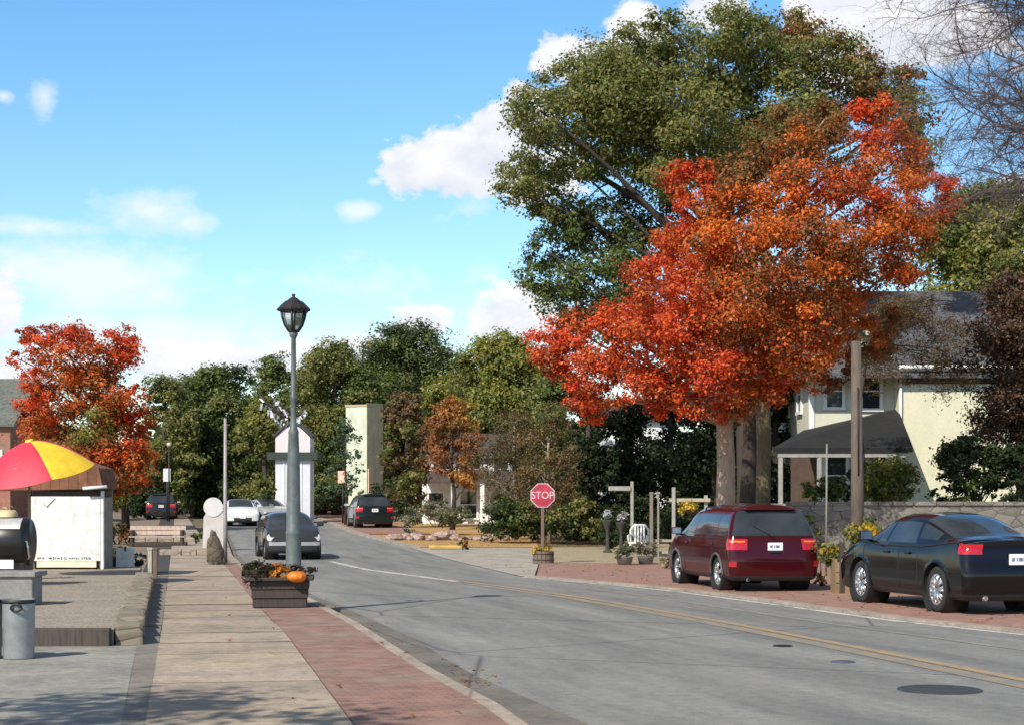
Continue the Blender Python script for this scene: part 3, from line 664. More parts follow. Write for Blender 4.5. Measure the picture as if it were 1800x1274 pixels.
bush('pot_plant', 'dark leafy plant beside the small white sign', 243, 1014, 37.5, 16, 50, [DKG, [(.3, .3, .2), (.1, .12, .06)]], 9, 480, .06, cat='plant', base=.12)
bush('low_plant', 'olive ground plant between the booth and the bench', 200, 965, 45, 28, 28, [OLV, [(.24, .22, .12), (.16, .15, .08)]], 9, 480, .08, cat='plant', base=.08)

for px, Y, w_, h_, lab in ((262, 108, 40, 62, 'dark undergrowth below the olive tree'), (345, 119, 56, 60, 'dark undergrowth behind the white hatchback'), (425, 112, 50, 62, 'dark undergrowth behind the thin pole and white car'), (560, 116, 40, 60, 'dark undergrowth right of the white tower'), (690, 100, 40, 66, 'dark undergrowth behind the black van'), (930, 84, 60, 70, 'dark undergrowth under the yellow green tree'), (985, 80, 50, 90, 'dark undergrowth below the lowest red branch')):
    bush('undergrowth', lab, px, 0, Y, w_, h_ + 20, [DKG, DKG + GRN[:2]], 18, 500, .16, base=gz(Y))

bush('low_plant', 'dark leafy clump between the booth and bench', 208, 990, 40, 26, 46, [DKG, OLV], 9, 480, .08, cat='plant', base=.08)
bush('low_plant', 'dark low shrubs behind the booth corner under the orange tree', 205, 930, 60, 34, 40, [DKG, BRN], 10, 480, .08, cat='plant', base=gz(60) + .07)
bush('low_plant', 'dark weedy clump at the right end of the bench', 345, 950, 60, 14, 34, [DKG, OLV], 7, 480, .08, cat='plant', base=gz(60) + .07)

# a street tree out of frame to the left; its shade falls across the near pavement
tree('corner_tree', 'leafy tree left of the camera shading the near pavement', (-7.6, 6.0, .1), [(-7.6, 6, .1), (-7.5, 6, 2), (-7.5, 6.1, 4), (-7.5, 6.2, 6)],
     [(-7.5 + random.uniform(-2.6, 2.4), 6 + random.uniform(-2, 2.0), 5.2 + random.uniform(-1, 1.6), random.uniform(.6, 1), None, 0) for _ in range(22)], [ORA + OLV], 420, .09, BK_dark, .2)

# far wood closing the view beyond the street
n = 30000
P = np.stack([rng.uniform(-95, 95, n), rng.uniform(165, 185, n), np.zeros(n)], 1)
lobe = 7 + 1.6 * np.sin(P[:, 0] * .35) + 1.2 * np.sin(P[:, 0] * .83 + 1) + .8 * np.sin(P[:, 0] * 1.7)
P[:, 2] = 1.0 + rng.random(n) ** .7 * lobe
C = np.array(DKG + OLV[:3])[rng.integers(0, 8, n)] * rng.uniform(.7, 1.3, n)[:, None]
tag(link('forest', leaf_mesh('forest', P, (lambda q: q / np.linalg.norm(q, axis=1)[:, None])(unit(n) + np.array([0, -.4, .5])), rng.uniform(.4, .9, n), C, M_leafd)), 'dark wood closing the view beyond the street', 'wood', kind='stuff')

# fallen leaves along the kerb, on the bricks and the lawn
pts = []
for _ in range(120):
    y = random.uniform(11, 40); x = kerb(y) + random.choice((random.gauss(.08, .06), random.uniform(-1.8, 0), random.gauss(.2, .15)))
    pts.append((x, y, gz(y) + (.115 if x < kerb(y) else .015)))
for _ in range(420):
    y = random.uniform(20, 45); x = edge_right(y) + .3 + abs(random.gauss(0, 3)); pts.append((x, y, .045))
for _ in range(1100):
    y = random.uniform(58, 78); pts.append((edge_right(y) + .5 + random.random() * 6, y, gz(y) + .05))
for c_, k in ((gp(832, 1204), 26), (gp(804, 1184), 8), (gp(676, 1135, .1), 5)):
    for _ in range(k): pts.append((c_[0] + random.gauss(0, .10), c_[1] + random.gauss(0, .16), c_[2] + .02 + random.random() * .05))
P = np.array(pts); n = len(P); nn = unit(n) * .5 + np.array([0, 0, 1]); nn /= np.linalg.norm(nn, axis=1)[:, None]
C = np.array([(.22, .11, .05), (.34, .17, .05), (.14, .08, .05), (.45, .24, .06), (.4, .1, .04)])[rng.integers(0, 5, n)]
tag(link('fallen_leaves', leaf_mesh('fallen_leaves', P, nn, rng.uniform(.015, .042, n), C, M_leaf)), 'fallen leaves scattered over kerb, bricks and lawn', 'leaves', kind='stuff')

# ------------------------------------------------------------------ cars
M_glass = nmat('tinted glass')
def _g():
    m, nt, p, o = M_glass; v = objco(nt)
    L(nt, ramp(nt, noise(nt, v, 1.2, 3), [(.3, (.014, .020, .024)), (.7, (.042, .054, .062))]), p.inputs['Base Color'])
    p.inputs['Roughness'].default_value = .04; p.inputs['Specular IOR Level'].default_value = .7; return m
M_glass = _g()
M_rub = plain('tyre rubber', (.022, .022, .023), .85, 0, .3, 9)
M_trim = plain('black trim', (.018, .018, .019), .55, 0, .2, 8)
M_rim = plain('alloy', (.62, .63, .64), .28, .85, .2, 9, .05)
M_chr = plain('chrome', (.75, .76, .78), .12, 1, .1, 6, 0)
M_plate = plain('plate white', (.82, .83, .84), .4, 0, .1, 14, 0)
M_smudge = plain('plate blue grey', (.16, .19, .28), .5, 0, .2, 14, 0)
M_red_l = plain('red lamp plastic', (.45, .012, .02), .12, 0, .4, 18, 0, .6)
M_amber = plain('amber lamp plastic', (.75, .20, .03), .12, 0, .3, 18, 0, .6)
M_clear = plain('clear lamp plastic', (.75, .76, .78), .1, .3, .2, 18, 0, .6)

def pchip(X, n):
    """monotone cubic through rows of X (k, ...), n steps per interval"""
    X = np.asarray(X, float); d = np.diff(X, axis=0); t = np.zeros_like(X)
    a, b = d[:-1], d[1:]; ok = a * b > 0
    with np.errstate(divide='ignore', invalid='ignore'): h = np.where(ok, 2 * a * b / (a + b), 0)
    t[1:-1] = h; t[0] = d[0]; t[-1] = d[-1]
    out = []
    for i in range(len(d)):
        for k in range(n):
            u = k / n
            out.append((2 * u**3 - 3 * u**2 + 1) * X[i] + (u**3 - 2 * u**2 + u) * t[i] + (-2 * u**3 + 3 * u**2) * X[i + 1] + (u**3 - u**2) * t[i + 1])
    out.append(X[-1]); return np.array(out)

def car_spec(kind):
    """control grid: stations from rear to front, nine rings from sill to roof: (half width, y, z)"""
    if kind == 'van':   # one-box people carrier with a tall tailgate
        W, zs, roof = .93, (.21, .22, .31, .60, .86, 1.04, 1.56, 1.69, 1.73), None
        rx = (0, .80, .90, .93, .925, .895, .70, .40, 0)
        ryr = (-2.22, -2.30, -2.36, -2.38, -2.33, -2.28, -2.02, -1.90, -1.86)
        cowl, hdr, belt_y, nose = 1.45, .55, 1.04, 2.38
        ctop = (1.05, 1.09, 1.12, 1.13); hood = (.88, .93, .96, .97); noset = (.74, .79, .82, .83)
        trunk = None; wheels = (-1.42, 1.48, .335, .79); ws = dict(d=(3.4, 4.7), pill=(4.9, 5.9), rear=(2.0, 5.12, 6.1))
    elif kind == 'sedan':
        W = .90; zs = (.19, .20, .29, .55, .78, .93, 1.34, 1.42, 1.44); rx = (0, .78, .87, .90, .895, .86, .63, .36, 0)
        ryr = (-2.12, -2.24, -2.33, -2.36, -2.30, -2.26, -2.2, -2.18, -2.18)
        cowl, hdr, nose = 1.30, .38, 2.34
        ctop = (.97, 1.0, 1.02, 1.03); hood = (.80, .85, .88, .89); noset = (.66, .70, .72, .73)
        trunk = (1.02, 1.045, 1.055, 1.06); wheels = (-1.36, 1.36, .33, .775)
    else:               # compact hatch
        W = .85; zs = (.19, .20, .29, .55, .80, .95, 1.38, 1.46, 1.48); rx = (0, .74, .82, .85, .845, .81, .62, .36, 0)
        ryr = (-1.85, -1.92, -1.98, -2.0, -1.96, -1.90, -1.60, -1.5, -1.46)
        cowl, hdr, nose = 1.12, .35, 1.98
        ctop = (1.0, 1.04, 1.06, 1.07); hood = (.84, .89, .92, .93); noset = (.70, .75, .78, .79)
        trunk = None; wheels = (-1.2, 1.22, .31, .73)
    S = []
    lo = range(9)
    z = list(zs)
    if trunk: zr = list(zs[:5]) + list(trunk[:1]) * 0 + [trunk[0] - .06, trunk[1] - .03, trunk[2] - .015, trunk[3] - .01]
    else: zr = z
    rxr = list(rx)
    if trunk: rxr = [0, .78, .87, .90, .89, .84, .68, .36, 0]
    for f, dy in ((0, 0), (.5, .012), (.88, .05), (1.0, .17)):
        S.append([(rxr[j] * f, ryr[j] + dy * (1 if j < 8 else .6), zr[j]) for j in lo])
    yw = wheels[0]
    if trunk:
        S.append([(rxr[j], (-2.0 if j < 5 else -2.0), zr[j] if j < 5 else trunk[j - 5]) for j in lo])
        S.append([(rxr[j] if j < 6 else (.66, .38, 0)[j - 6], (yw - .1, yw - .1, yw - .1, yw - .1, yw - .1, -1.55, -1.62, -1.68, -1.70)[j], z[j] if j < 5 else (trunk[0] - .03, trunk[1] + .02, trunk[2] + .035, trunk[3] + .04)[j - 5]) for j in lo])
        S.append([(rx[j], (-.75, -.75, -.75, -.75, -.75, -.72, -.62, -.60, -.58)[j], (z[j] if j < 6 else (1.31, 1.385, 1.40)[j - 6])) for j in lo])
        S.append([(rx[j], -.1, z[j]) for j in lo])
    else:
        k = 1 if kind == 'van' else .84
        S.append([(rx[j], -1.35 * k if j < 6 else -1.28 * k, z[j]) for j in lo])
        S.append([(rx[j], -.35 * k, z[j] + (.015 if j > 5 else 0)) for j in lo])
    S.append([(rx[j] * (1 if j < 6 else .99), hdr + (.25 if j < 5 else .12 if j == 5 else 0) + (.04 if j > 6 else 0), z[j] - (.02 if j > 5 else 0)) for j in lo])
    S.append([(rx[j] if j < 6 else (.72, .42, 0)[j - 6] * W / .93, cowl + (.0 if j < 5 else (0, .06, .13, .16)[j - 5]), z[j] - (.02 if 3 < j < 6 else 0) if j < 5 else ctop[j - 5]) for j in lo])
    S.append([(rx[j] * .975 if j < 5 else (.83, .66, .4, 0)[j - 5] * W / .93, nose - .32, z[j] if j < 4 else (hood[0] - .10) if j == 4 else hood[j - 5]) for j in lo])
    nz = [z[0], z[1], z[2], z[3] - .04, noset[0] - .08] + list(noset)
    for f, dy in ((.93, -.10), (.62, -.02), (.0, .02)):
        S.append([((rx[j] if j < 5 else (.80, .62, .38, 0)[j - 5] * W / .93) * f, nose + dy - (.05 if j > 4 else 0) - (.12 if j < 2 else 0), nz[j]) for j in lo])
    return S, wheels, trunk

def make_car(name, label, kind, body, loc, heading, scale=1.0, group=None, lights='rear', detail=8, plate=True, wheel_spokes=5, lip=False, rails=False, zs=1.0):
    S, wheels, trunk = car_spec(kind)
    nI = detail; nJ = 6
    G = pchip(S, nI); G = np.swapaxes(pchip(np.swapaxes(G, 0, 1), nJ), 0, 1)       # (I, J, 3)
    I, J = G.shape[:2]; nst = len(S)
    Gv = G.copy()
    yr, yf, wr, wx = wheels; RA = wr * 1.16
    for wy in (yr, yf):
        dy = Gv[..., 1] - wy; dz = Gv[..., 2] - wr; d = np.hypot(dy, dz)
        ok = (np.abs(d - RA) < .055) & (Gv[..., 0] > .45) & (Gv[..., 2] < .95)
        f = np.where(ok, RA / np.maximum(d, 1e-4), 1)
        Gv[..., 1] = wy + dy * f; Gv[..., 2] = wr + dz * f
    t = thing(name, label, 'car', loc, heading, group); t.scale = (scale, scale, scale * zs)
    def U(a): return a / nI
    def V(b): return b / nJ
    iW0 = nst - 6; iW1 = nst - 5            # header and cowl stations
    def region(u, v):
        if trunk:
            if 5 <= u <= 6 and v > 6.05 and u < 5.95: return 'rear_window'
            if 6.1 < u < iW0 - .12 + .0 and 5.15 < v < 5.9:
                return 'rear_side_window' if u < 7.0 else 'side_window'
            if 5.35 < u < 6.0 and 5.25 < v < 5.8: return 'quarter_window'
        else:
            if u < 2.4 and 5.1 < v < 6.25: return 'rear_window'
            if 3.2 < u < 4.0 and 5.12 < v < 5.9: return 'quarter_window'
            if 4.12 < u < iW0 - .45 and 5.12 < v < 5.9: return 'rear_side_window'
            if iW0 - .35 < u < iW0 and 5.12 < v < 5.9: return 'side_window'
        if iW0 + .05 < u < iW1 - .12 and 5.15 < v < 5.85: return 'side_window'
        if iW0 + .06 < u < iW1 - .02 and v > 6.1: return 'windscreen'
        if v < 2.0: return 'lower_trim'
        return 'body'
    parts = {}
    for i in range(I - 1):
        for j in range(J - 1):
            c = (Gv[i, j] + Gv[i + 1, j] + Gv[i, j + 1] + Gv[i + 1, j + 1]) / 4
            u, v = U(i + .5), V(j + .5)
            if any(math.hypot(c[1] - wy, c[2] - wr) < RA - .003 for wy in (yr, yf)) and c[0] > .42: continue
            parts.setdefault(region(u, v), []).append((i, j))
    def surf(nm, cells, mat, off=0, sides=(1, -1), parent=t, split=False):
        objs = []
        for grp in ([[s] for s in sides] if split else [sides]):
            vs = {}; V_ = []; F_ = []
            def vid(i, j, s):
                if Gv[i, j, 0] < 1e-5: s = 1
                if (i, j, s) not in vs:
                    vs[(i, j, s)] = len(V_); p = Gv[i, j]; q = np.array([p[0] * s, p[1], p[2]])
                    if off:
                        a = Gv[min(i + 1, I - 1), j] - Gv[max(i - 1, 0), j]; b = Gv[i, min(j + 1, J - 1)] - Gv[i, max(j - 1, 0)]
                        nrm = np.cross(b, a); nrm /= np.linalg.norm(nrm) + 1e-9
                        if nrm @ (p - np.array([0, 0, .7])) < 0: nrm = -nrm
                        q = q + off * np.array([nrm[0] * s, nrm[1], nrm[2]])
                    V_.append(q)
                return vs[(i, j, s)]
            for i, j in cells:
                for s in grp:
                    q = [vid(i, j, s), vid(i + 1, j, s), vid(i + 1, j + 1, s), vid(i, j + 1, s)]
                    q = list(dict.fromkeys(q))
                    if len(q) > 2: F_.append(q if s > 0 else q[::-1])
            if F_:
                objs.append(MB().add(V_, F_, 0, True).build(nm, mat, parent))
        return objs
    mats = {'body': body, 'lower_trim': M_trim}
    for k, cells in parts.items():
        surf({'rear_side_window': 'side_window'}.get(k, k), cells, mats.get(k, M_glass), split=k.endswith('side_window') or k == 'quarter_window')
    def cells(u0, u1, v0, v1): return [(i, j) for i in range(I - 1) for j in range(J - 1) if u0 <= U(i + .5) <= u1 and v0 <= V(j + .5) <= v1]
    # lamps lie on the skin
    if kind == 'van':
        surf('tail_light', cells(1.3, 3.1, 3.9, 5.0), M_red_l, .012, split=True); surf('indicator', cells(1.35, 2.6, 4.6, 4.85), M_amber, .016, split=True)
        surf('reflector', cells(1.9, 2.8, 2.6, 2.95), M_red_l, .010, split=True)
    elif kind == 'sedan':
        surf('tail_light', cells(1.4, 3.5, 4.4, 5.3), M_red_l, .012, split=True)
    else:
        surf('tail_light', cells(1.7, 3.1, 4.0, 5.0), M_red_l, .012, split=True)
    n0 = nst - 4
    surf('headlight', cells(n0 + .2, n0 + 1.5, 3.6, 4.8), M_clear, .012, split=True)
    if kind == 'hatch': surf('front_bumper', cells(n0 + 1.1, n0 + 3, 2.75, 3.35), P_slv, .014)
    surf('grille', cells(n0 + (1.4 if kind == 'hatch' else 2.3), n0 + 3, 1.7, 2.7), M_trim, .012)
    # wheels
    for wy in (yr, yf):
        for s in (1, -1):
            wh = MB(); tw = .105
            wh.lathe([(wr * .66, tw * .9), (wr * .72, tw), (wr * .93, tw), (wr, tw * .72), (wr, -tw * .72), (wr * .93, -tw), (wr * .7, -tw), (wr * .6, -tw * .5)], (s * wx, wy, wr), 32, axis='X')
            tyre = wh.build('wheel', M_rub, t)
            rm = MB(); x0 = s * (wx + .085)
            rm.lathe([(wr * .60, -s * .05), (wr * .67, 0), (wr * .70, s * .012), (wr * .66, s * .018), (wr * .61, s * .004), (wr * .58, -s * .06)], (x0, wy, wr), 32, axis='X')
            rm.lathe([(0, s * .02), (wr * .10, s * .018), (wr * .13, 0)], (x0, wy, wr), 16, axis='X')
            for k in range(wheel_spokes):
                a = 2 * PI * k / wheel_spokes + .3; ca, sa = math.cos(a), math.sin(a)
                for da in (-.13, .13):
                    e = a + da
                    rm.tube([(x0, wy + ca * wr * .1, wr + sa * wr * .1), (x0 + s * .012, wy + math.cos(a + da * .7) * wr * .38, wr + math.sin(a + da * .7) * wr * .38), (x0, wy + math.cos(e) * wr * .63, wr + math.sin(e) * wr * .63)], [.03, .022, .02], 6)
            rm.build('rim', M_rim, tyre)
            hb = MB(); hb.lathe([(0, 0), (wr * .6, 0)], (s * (wx + .0), wy, wr), 24, axis='X'); hb.build('brake_disc', M_trim, tyre)
            wl = MB(); wl.lathe([(RA + .01, s * .14), (RA + .012, -s * .28), (0, -s * .28)], (s * wx, wy, wr), 28, axis='X'); wl.build('wheel_well', M_trim, t)
            if lip:
                pts = []
                for k in range(15):
                    a = R(-8 + 196 * k / 14); y, z = wy + math.cos(a) * (RA + .012), wr + math.sin(a) * (RA + .012)
                    q = G.reshape(-1, 3); q = q[(q[:, 2] < 1.0)]; jn = np.argmin((q[:, 1] - y) ** 2 + (q[:, 2] - z) ** 2 + (q[:, 0] < .6) * 9)
                    pts.append((s * (q[jn, 0] + .004), y, z))
                lp = MB(); lp.tube(pts, .022, 6); lp.build('arch_lip', plain('grey cladding', (.10, .095, .10), .6), t)
    # seams, handles, mirrors, plate, wiper, exhaust
    sm = MB()
    for u in ((3.35, 4.25, iW0 + .05, iW1 - .05) if not trunk else (6.0, 7.1, iW1 - .1)):
        i = int(u * nI)
        for s in (1, -1): MB().tube([(G[i, j, 0] * s * 1.001, G[i, j, 1], G[i, j, 2]) for j in range(int(2.2 * nJ), int(5.1 * nJ))], .006, 4).build('door_seam', M_trim, t)
    j5 = int((4.95 if trunk else 4.0) * nJ)
    for v in ((4.0,) if not trunk else (5.05,)):
        pass
    jj = int(3.05 * nJ); sm.tube([(G[i, jj, 0] * s_, G[i, jj, 1], G[i, jj, 2]) for s_, rngi in ((1, range(int(2.9 * nI), 0, -1)), (-1, range(0, int(2.9 * nI)))) for i in rngi], .006, 4)
    sm.build('bumper_seam', M_trim, t)
    bl = MB()
    for s in (1, -1): bl.tube([(G[i, int(5.08 * nJ), 0] * s * 1.004, G[i, int(5.08 * nJ), 1], G[i, int(5.08 * nJ), 2]) for i in range(int(3.3 * nI), int((iW1 - .15) * nI), 2)], .012, 5)
    bl.build('belt_trim', M_trim if kind != 'sedan' else M_trim, t)
    for u, s in [(a, s) for a in ((4.3, iW0 - .1) if not trunk else (6.6, 7.7)) for s in (1, -1)]:
        i = int(u * nI); j = int(4.35 * nJ); p = G[i, j]
        MB().box((s * (p[0] + .014), p[1], p[2]), (.03, .19, .035), bev=.012).build('door_handle', body, t)
    for s in (1, -1):
        p = G[int((iW1 - .35) * nI), int(5.0 * nJ)]
        mr = MB(); mr.box((s * (p[0] + .13), p[1] - .04, p[2] + .11), (.22, .10, .15), bev=.04); mr.tube([(s * p[0] * .98, p[1], p[2] + .02), (s * (p[0] + .08), p[1] - .02, p[2] + .06)], .025, 6)
        m_ = mr.build('wing_mirror', body, t)
        MB().box((s * (p[0] + .13), p[1] - .092, p[2] + .11), (.19, .012, .12)).build('mirror_glass', M_chr, m_)
    if plate:
        if kind == 'sedan': jp = 4.15
        else: jp = 4.25
        p = G[0, int(jp * nJ)]
        pl = MB().box((0, p[1] - .022, p[2]), (.31, .016, .155), bev=.006).build('number_plate', M_plate, t)
        q = MB()
        for x, w_ in ((-.085, .05), (-.02, .02), (.045, .075)): q.box((x, p[1] - .031, p[2] + .0), (w_, .004, .05))
        q.build('plate_lettering', M_smudge, pl)
        pf = G[I - 1, int(2.6 * nJ)]
        MB().box((0, pf[1] + .022, pf[2] + .08), (.31, .016, .15), bev=.006).build('number_plate', M_plate, t)
    if not trunk:
        a = G[0, int(5.1 * nJ)]; b = G[0, int(5.55 * nJ)]
        MB().tube([(0, a[1] - .02, a[2]), (-.12, (a[1] + b[1]) / 2 - .03, a[2] * .6 + b[2] * .4), (-.38, b[1] - .02, b[2])], .011, 5).build('wiper', M_trim, t)
        p = G[0, int(6.35 * nJ)]; MB().box((0, p[1] - .02, p[2] + .005), (1.02, .14, .035), bev=.012).build('spoiler', body, t)
        p = G[0, int(3.75 * nJ)]; MB().box((0, p[1] - .02, p[2]), (.22, .02, .03), bev=.006).build('tailgate_handle', M_trim, t)
    # rear bumper underside and exhaust
    p = G[0, int(1.7 * nJ)]; ex = MB(); ex.tube([(-.55, p[1] + .25, .24), (-.55, p[1] - .02, .24)], .035, 10); ex.build('exhaust_pipe', M_chr, t)
    ub = MB(); ub.box((0, 0, .30), (1.35, 3.7 if kind != 'hatch' else 3.1, .16)); ub.build('underbody', M_trim, t)
    if rails:
        rr = MB()
        for s in (1, -1):
            j = int(6.3 * nJ); pts = [(G[i, j, 0] * s, G[i, j, 1], G[i, j, 2] + .05) for i in range(int(3.3 * nI), int((iW0 - .1) * nI), 3)]
            pts = [(pts[0][0], pts[0][1] - .05, pts[0][2] - .05)] + pts + [(pts[-1][0], pts[-1][1] + .05, pts[-1][2] - .05)]; rr.tube(pts, .016, 6)
        rr.build('roof_rail', M_trim, t)
    return t
def place(kind, px, py, heading, scale, wheel='rear_left', h=0.0):
    """origin so that a wheel meets the ground where the photo shows it"""
    w_ = car_spec(kind)[1]; x, y, z = gp(px, py, h)
    lx = {'l': -w_[3], 'r': w_[3], 'c': 0}[wheel.split('_')[1][0]] * scale; ly = (w_[0] if wheel.startswith('rear') else w_[1] if wheel.startswith('front') else 0) * scale
    return (x - (lx * math.cos(heading) - ly * math.sin(heading)), y - (lx * math.sin(heading) + ly * math.cos(heading)), z)
P_mar = paint('maroon paint', (.050, .0045, .007), .1); P_blk = paint('black paint', (.006, .0055, .007), .0); P_gry = paint('grey paint', (.045, .047, .052), .2)
P_wht = paint('white paint', (.74, .75, .76)); P_slv = paint('silver paint', (.52, .53, .55), .4); P_dgn = paint('dark green paint', (.012, .018, .018), .15); P_red = paint('dark red paint', (.16, .02, .025), .1)
hd = R(10.5)
make_car('maroon_minivan', 'maroon minivan with lit red tail lamp parked on the bricks', 'van', P_mar, place('van', 1270, 1036, hd, .935, h=.03), hd, .935, lip=True, rails=True)
hd = R(14)
make_car('black_sedan', 'shiny black sedan parked at the right edge', 'sedan', P_blk, place('sedan', 1656, 1075, hd, .95, h=.03), hd, .95, wheel_spokes=9, zs=1.10)
hd = R(180 + 14)
make_car('grey_car', 'small grey car facing us behind the street lamp', 'hatch', P_gry, place('hatch', 513, 982, hd, .93, 'front_c'), hd, .93, group='cars parked along the street')
make_car('white_car', 'white car facing us right of the thin pole', 'sedan', P_wht, place('sedan', 424, 924, hd, 1.0, 'front_c'), hd, 1.0, group='cars parked along the street', detail=5)
hd2 = R(180 + 30)
make_car('pale_car', 'pale silver car just right of the white car, partly hidden by the lamp post', 'sedan', P_slv, place('sedan', 482, 922, hd2, 1.0, 'front_c'), hd2, 1.0, group='cars parked along the street', detail=5)
hd = R(12)
make_car('dark_van', 'dark green black van parked by the rocks', 'van', P_dgn, place('van', 655, 928, hd, 1.0, 'rear_c'), hd, 1.02, group='cars parked along the street', detail=6)
hd = R(10)
make_car('grey_van', 'dark grey van seen from behind below the orange tree', 'van', paint('charcoal paint', (.03, .032, .036), .2), place('van', 284, 914, hd, 1.0, 'rear_c'), hd, .98, group='cars in the far left lot', detail=5)
make_car('white_hatchback', 'white hatchback right of the dark grey van', 'hatch', P_wht, place('hatch', 333, 907, hd, 1.0, 'rear_c'), hd, 1.05, group='cars in the far left lot', detail=5)
for px, py, k, lab, b, hh in ((532, 902, 'sedan', 'maroon car far off, just right of the lamp post', P_red, 60), (578, 903, 'sedan', 'dark red car far off beside the small peach sign', P_red, 75), (466, 906, 'hatch', 'dark car far off behind the pale silver car', P_blk, 200), (500, 900, 'sedan', 'dark red car far off behind the lamp post', P_red, 200)):
    x, y, z = gp(px, py); make_car('distant_car', lab, k, b, (x, y, z + .02), R(hh), 1.0, group='cars far down the street', detail=4, plate=False)

# ------------------------------------------------------------------ street lamp and planter
P_pole = plain('lamp pole paint', (.135, .155, .15), .45, .2, .35, 5, .1)
P_lant = plain('lantern metal', (.035, .03, .032), .5, .3, .3, 8)
x0, y0, _ = at(516, 0, 26.2); lb = (x0, y0, .10)
t = thing('street_lamp', 'tall grey green street lamp with a lantern on top', 'street lamp', lb); t.scale = (1, 1, .955)
m = MB(); s = y0 / F
prof = [(.135, 0), (.135, .55), (.118, .6), (.118, 1.15), (.122, 1.17), (.112, 1.2), (.10, 2.2), (.078, 2.75), (.083, 2.78), (.06, 2.84), (.048, 3.0), (.042, 3.28), (.055, 3.3), (.055, 3.36), (.040, 3.4), (.036, 4.28), (.06, 4.32), (.07, 4.36), (.05, 4.4)]
m.lathe(prof, n=20); m.build('pole', P_pole, t)
def oct_(r, z): return (r, z)
m = MB()     # lantern cage
n = 6
for k in range(n):
    a = 2 * PI * k / n + .52
    m.tube([(math.cos(a) * r, math.sin(a) * r, z) for r, z in ((.075, 4.2), (.135, 4.32), (.175, 4.48), (.195, 4.63))], .017, 6)
m.lathe([(.05, 4.17), (.09, 4.19), (.10, 4.225), (.07, 4.235)], n=n, a0=.52, smooth=False); m.lathe([(.17, 4.605), (.225, 4.61), (.235, 4.65), (.2, 4.66)], n=n, a0=.52, smooth=False)
cage = m.build('lantern', P_lant, t); cage.scale = (1.05, 1.05, .76); cage.location = (0, 0, 5.0 * .24)
m = MB(); m.lathe([(.07, 4.235), (.125, 4.33), (.162, 4.48), (.182, 4.61)], n=n, a0=.52, smooth=False)
mg, nt, p, o = nmat('frosted lamp glass'); L(nt, ramp(nt, noise(nt, objco(nt), 7, 3), [(.3, (.62, .70, .72)), (.7, (.80, .86, .88))]), p.inputs['Base Color'])
p.inputs['Roughness'].default_value = .25; p.inputs['Transmission Weight'].default_value = .92; p.inputs['IOR'].default_value = 1.05
m.build('lamp_glass', mg, cage)
m = MB(); m.lathe([(.245, 4.64), (.25, 4.67), (.215, 4.72), (.165, 4.79), (.13, 4.835), (.10, 4.85), (.085, 4.87), (.05, 4.91), (.022, 4.93), (.02, 4.95), (.03, 4.965), (.022, 4.99), (.0, 5.0)], n=12, smooth=False); m.build('lantern_roof', P_lant, cage)
# bracket arm with pale ribbon streamers
m = MB(); m.tube([(0, 0, 2.95), (-.20, -.02, 3.06), (-.42, 0, 3.25), (-.55, 0, 3.42)], [.022, .02, .016, .012], 8); m.tube([(0, 0, 3.02), (-.18, .02, 3.2), (-.36, 0, 3.42)], [.018, .015, .01], 8); m.tube([(0, 0, 3.0), (.12, 0, 3.08), (.22, 0, 3.2)], [.014, .012, .008], 6)
arm = m.build('bracket_arm', P_lant, t)
rb = MB(); rd = random.Random(3)
for k in range(46):
    f = rd.random(); br = rd.choice((0, 0, 1, 1, 2)); 
    q = [(-.05 - .50 * f, rd.uniform(-.03, .03), 3.0 + .42 * f * f + rd.uniform(-.10, .03)), (-.04 - .33 * f, rd.uniform(-.03, .03), 3.02 + .40 * f + rd.uniform(-.05, .04)), (.05 + .16 * f, rd.uniform(-.03, .03), 2.98 + .2 * f)][br]
    l_ = rd.uniform(.03, .11); a = rd.uniform(-.8, .8); w_ = rd.uniform(.008, .022)
    e = (q[0] + math.sin(a) * l_, q[1] + rd.uniform(-.04, .04), q[2] - math.cos(a) * l_)
    rb.add([(q[0] - w_, q[1], q[2]), (q[0] + w_, q[1] + .01, q[2]), (e[0] + w_, e[1] + .015, e[2]), (e[0] - w_ * .6, e[1], e[2] - .01)], [(0, 1, 2, 3)])
rb.build('ribbon_garland', plain('pale ribbon', (.72, .72, .76), .5, 0, .2, 8, 0), arm)['kind'] = 'stuff'

M_dwood = wood('dark planter wood', (.052, .038, .03))
px_, py_, _ = at(492, 0, 25.9)
t = thing('wooden_planter', 'dark wooden planter box around the foot of the street lamp', 'planter', (px_ + .0, py_ + .05, .101), R(6))
m = MB()
for k, (z, zz) in enumerate(((.01, .13), (.145, .13), (.28, .13))):
    r = .40 + .018 * k; m.box((0, -r + .02, z + .065), (2 * r, .045, zz), bev=.008); m.box((0, r - .02, z + .065), (2 * r, .045, zz), bev=.008)
    m.box((-r + .02, 0, z + .065), (.045, 2 * r - .09, zz), bev=.008); m.box((r - .02, 0, z + .065), (.045, 2 * r - .09, zz), bev=.008)
m.build('box', M_dwood, t)
m = MB(); m.box((0, -.475, .435), (1.0, .10, .05), bev=.012); m.box((0, .475, .435), (1.0, .10, .05), bev=.012); m.box((-.46, 0, .435), (.10, .84, .05), bev=.012); m.box((.46, 0, .435), (.10, .84, .05), bev=.012); m.build('rim', M_dwood, t)
MB().box((0, 0, .36), (.82, .82, .04)).build('soil', plain('soil', (.05, .035, .025), 1, 0, .5, 9, .6), t)
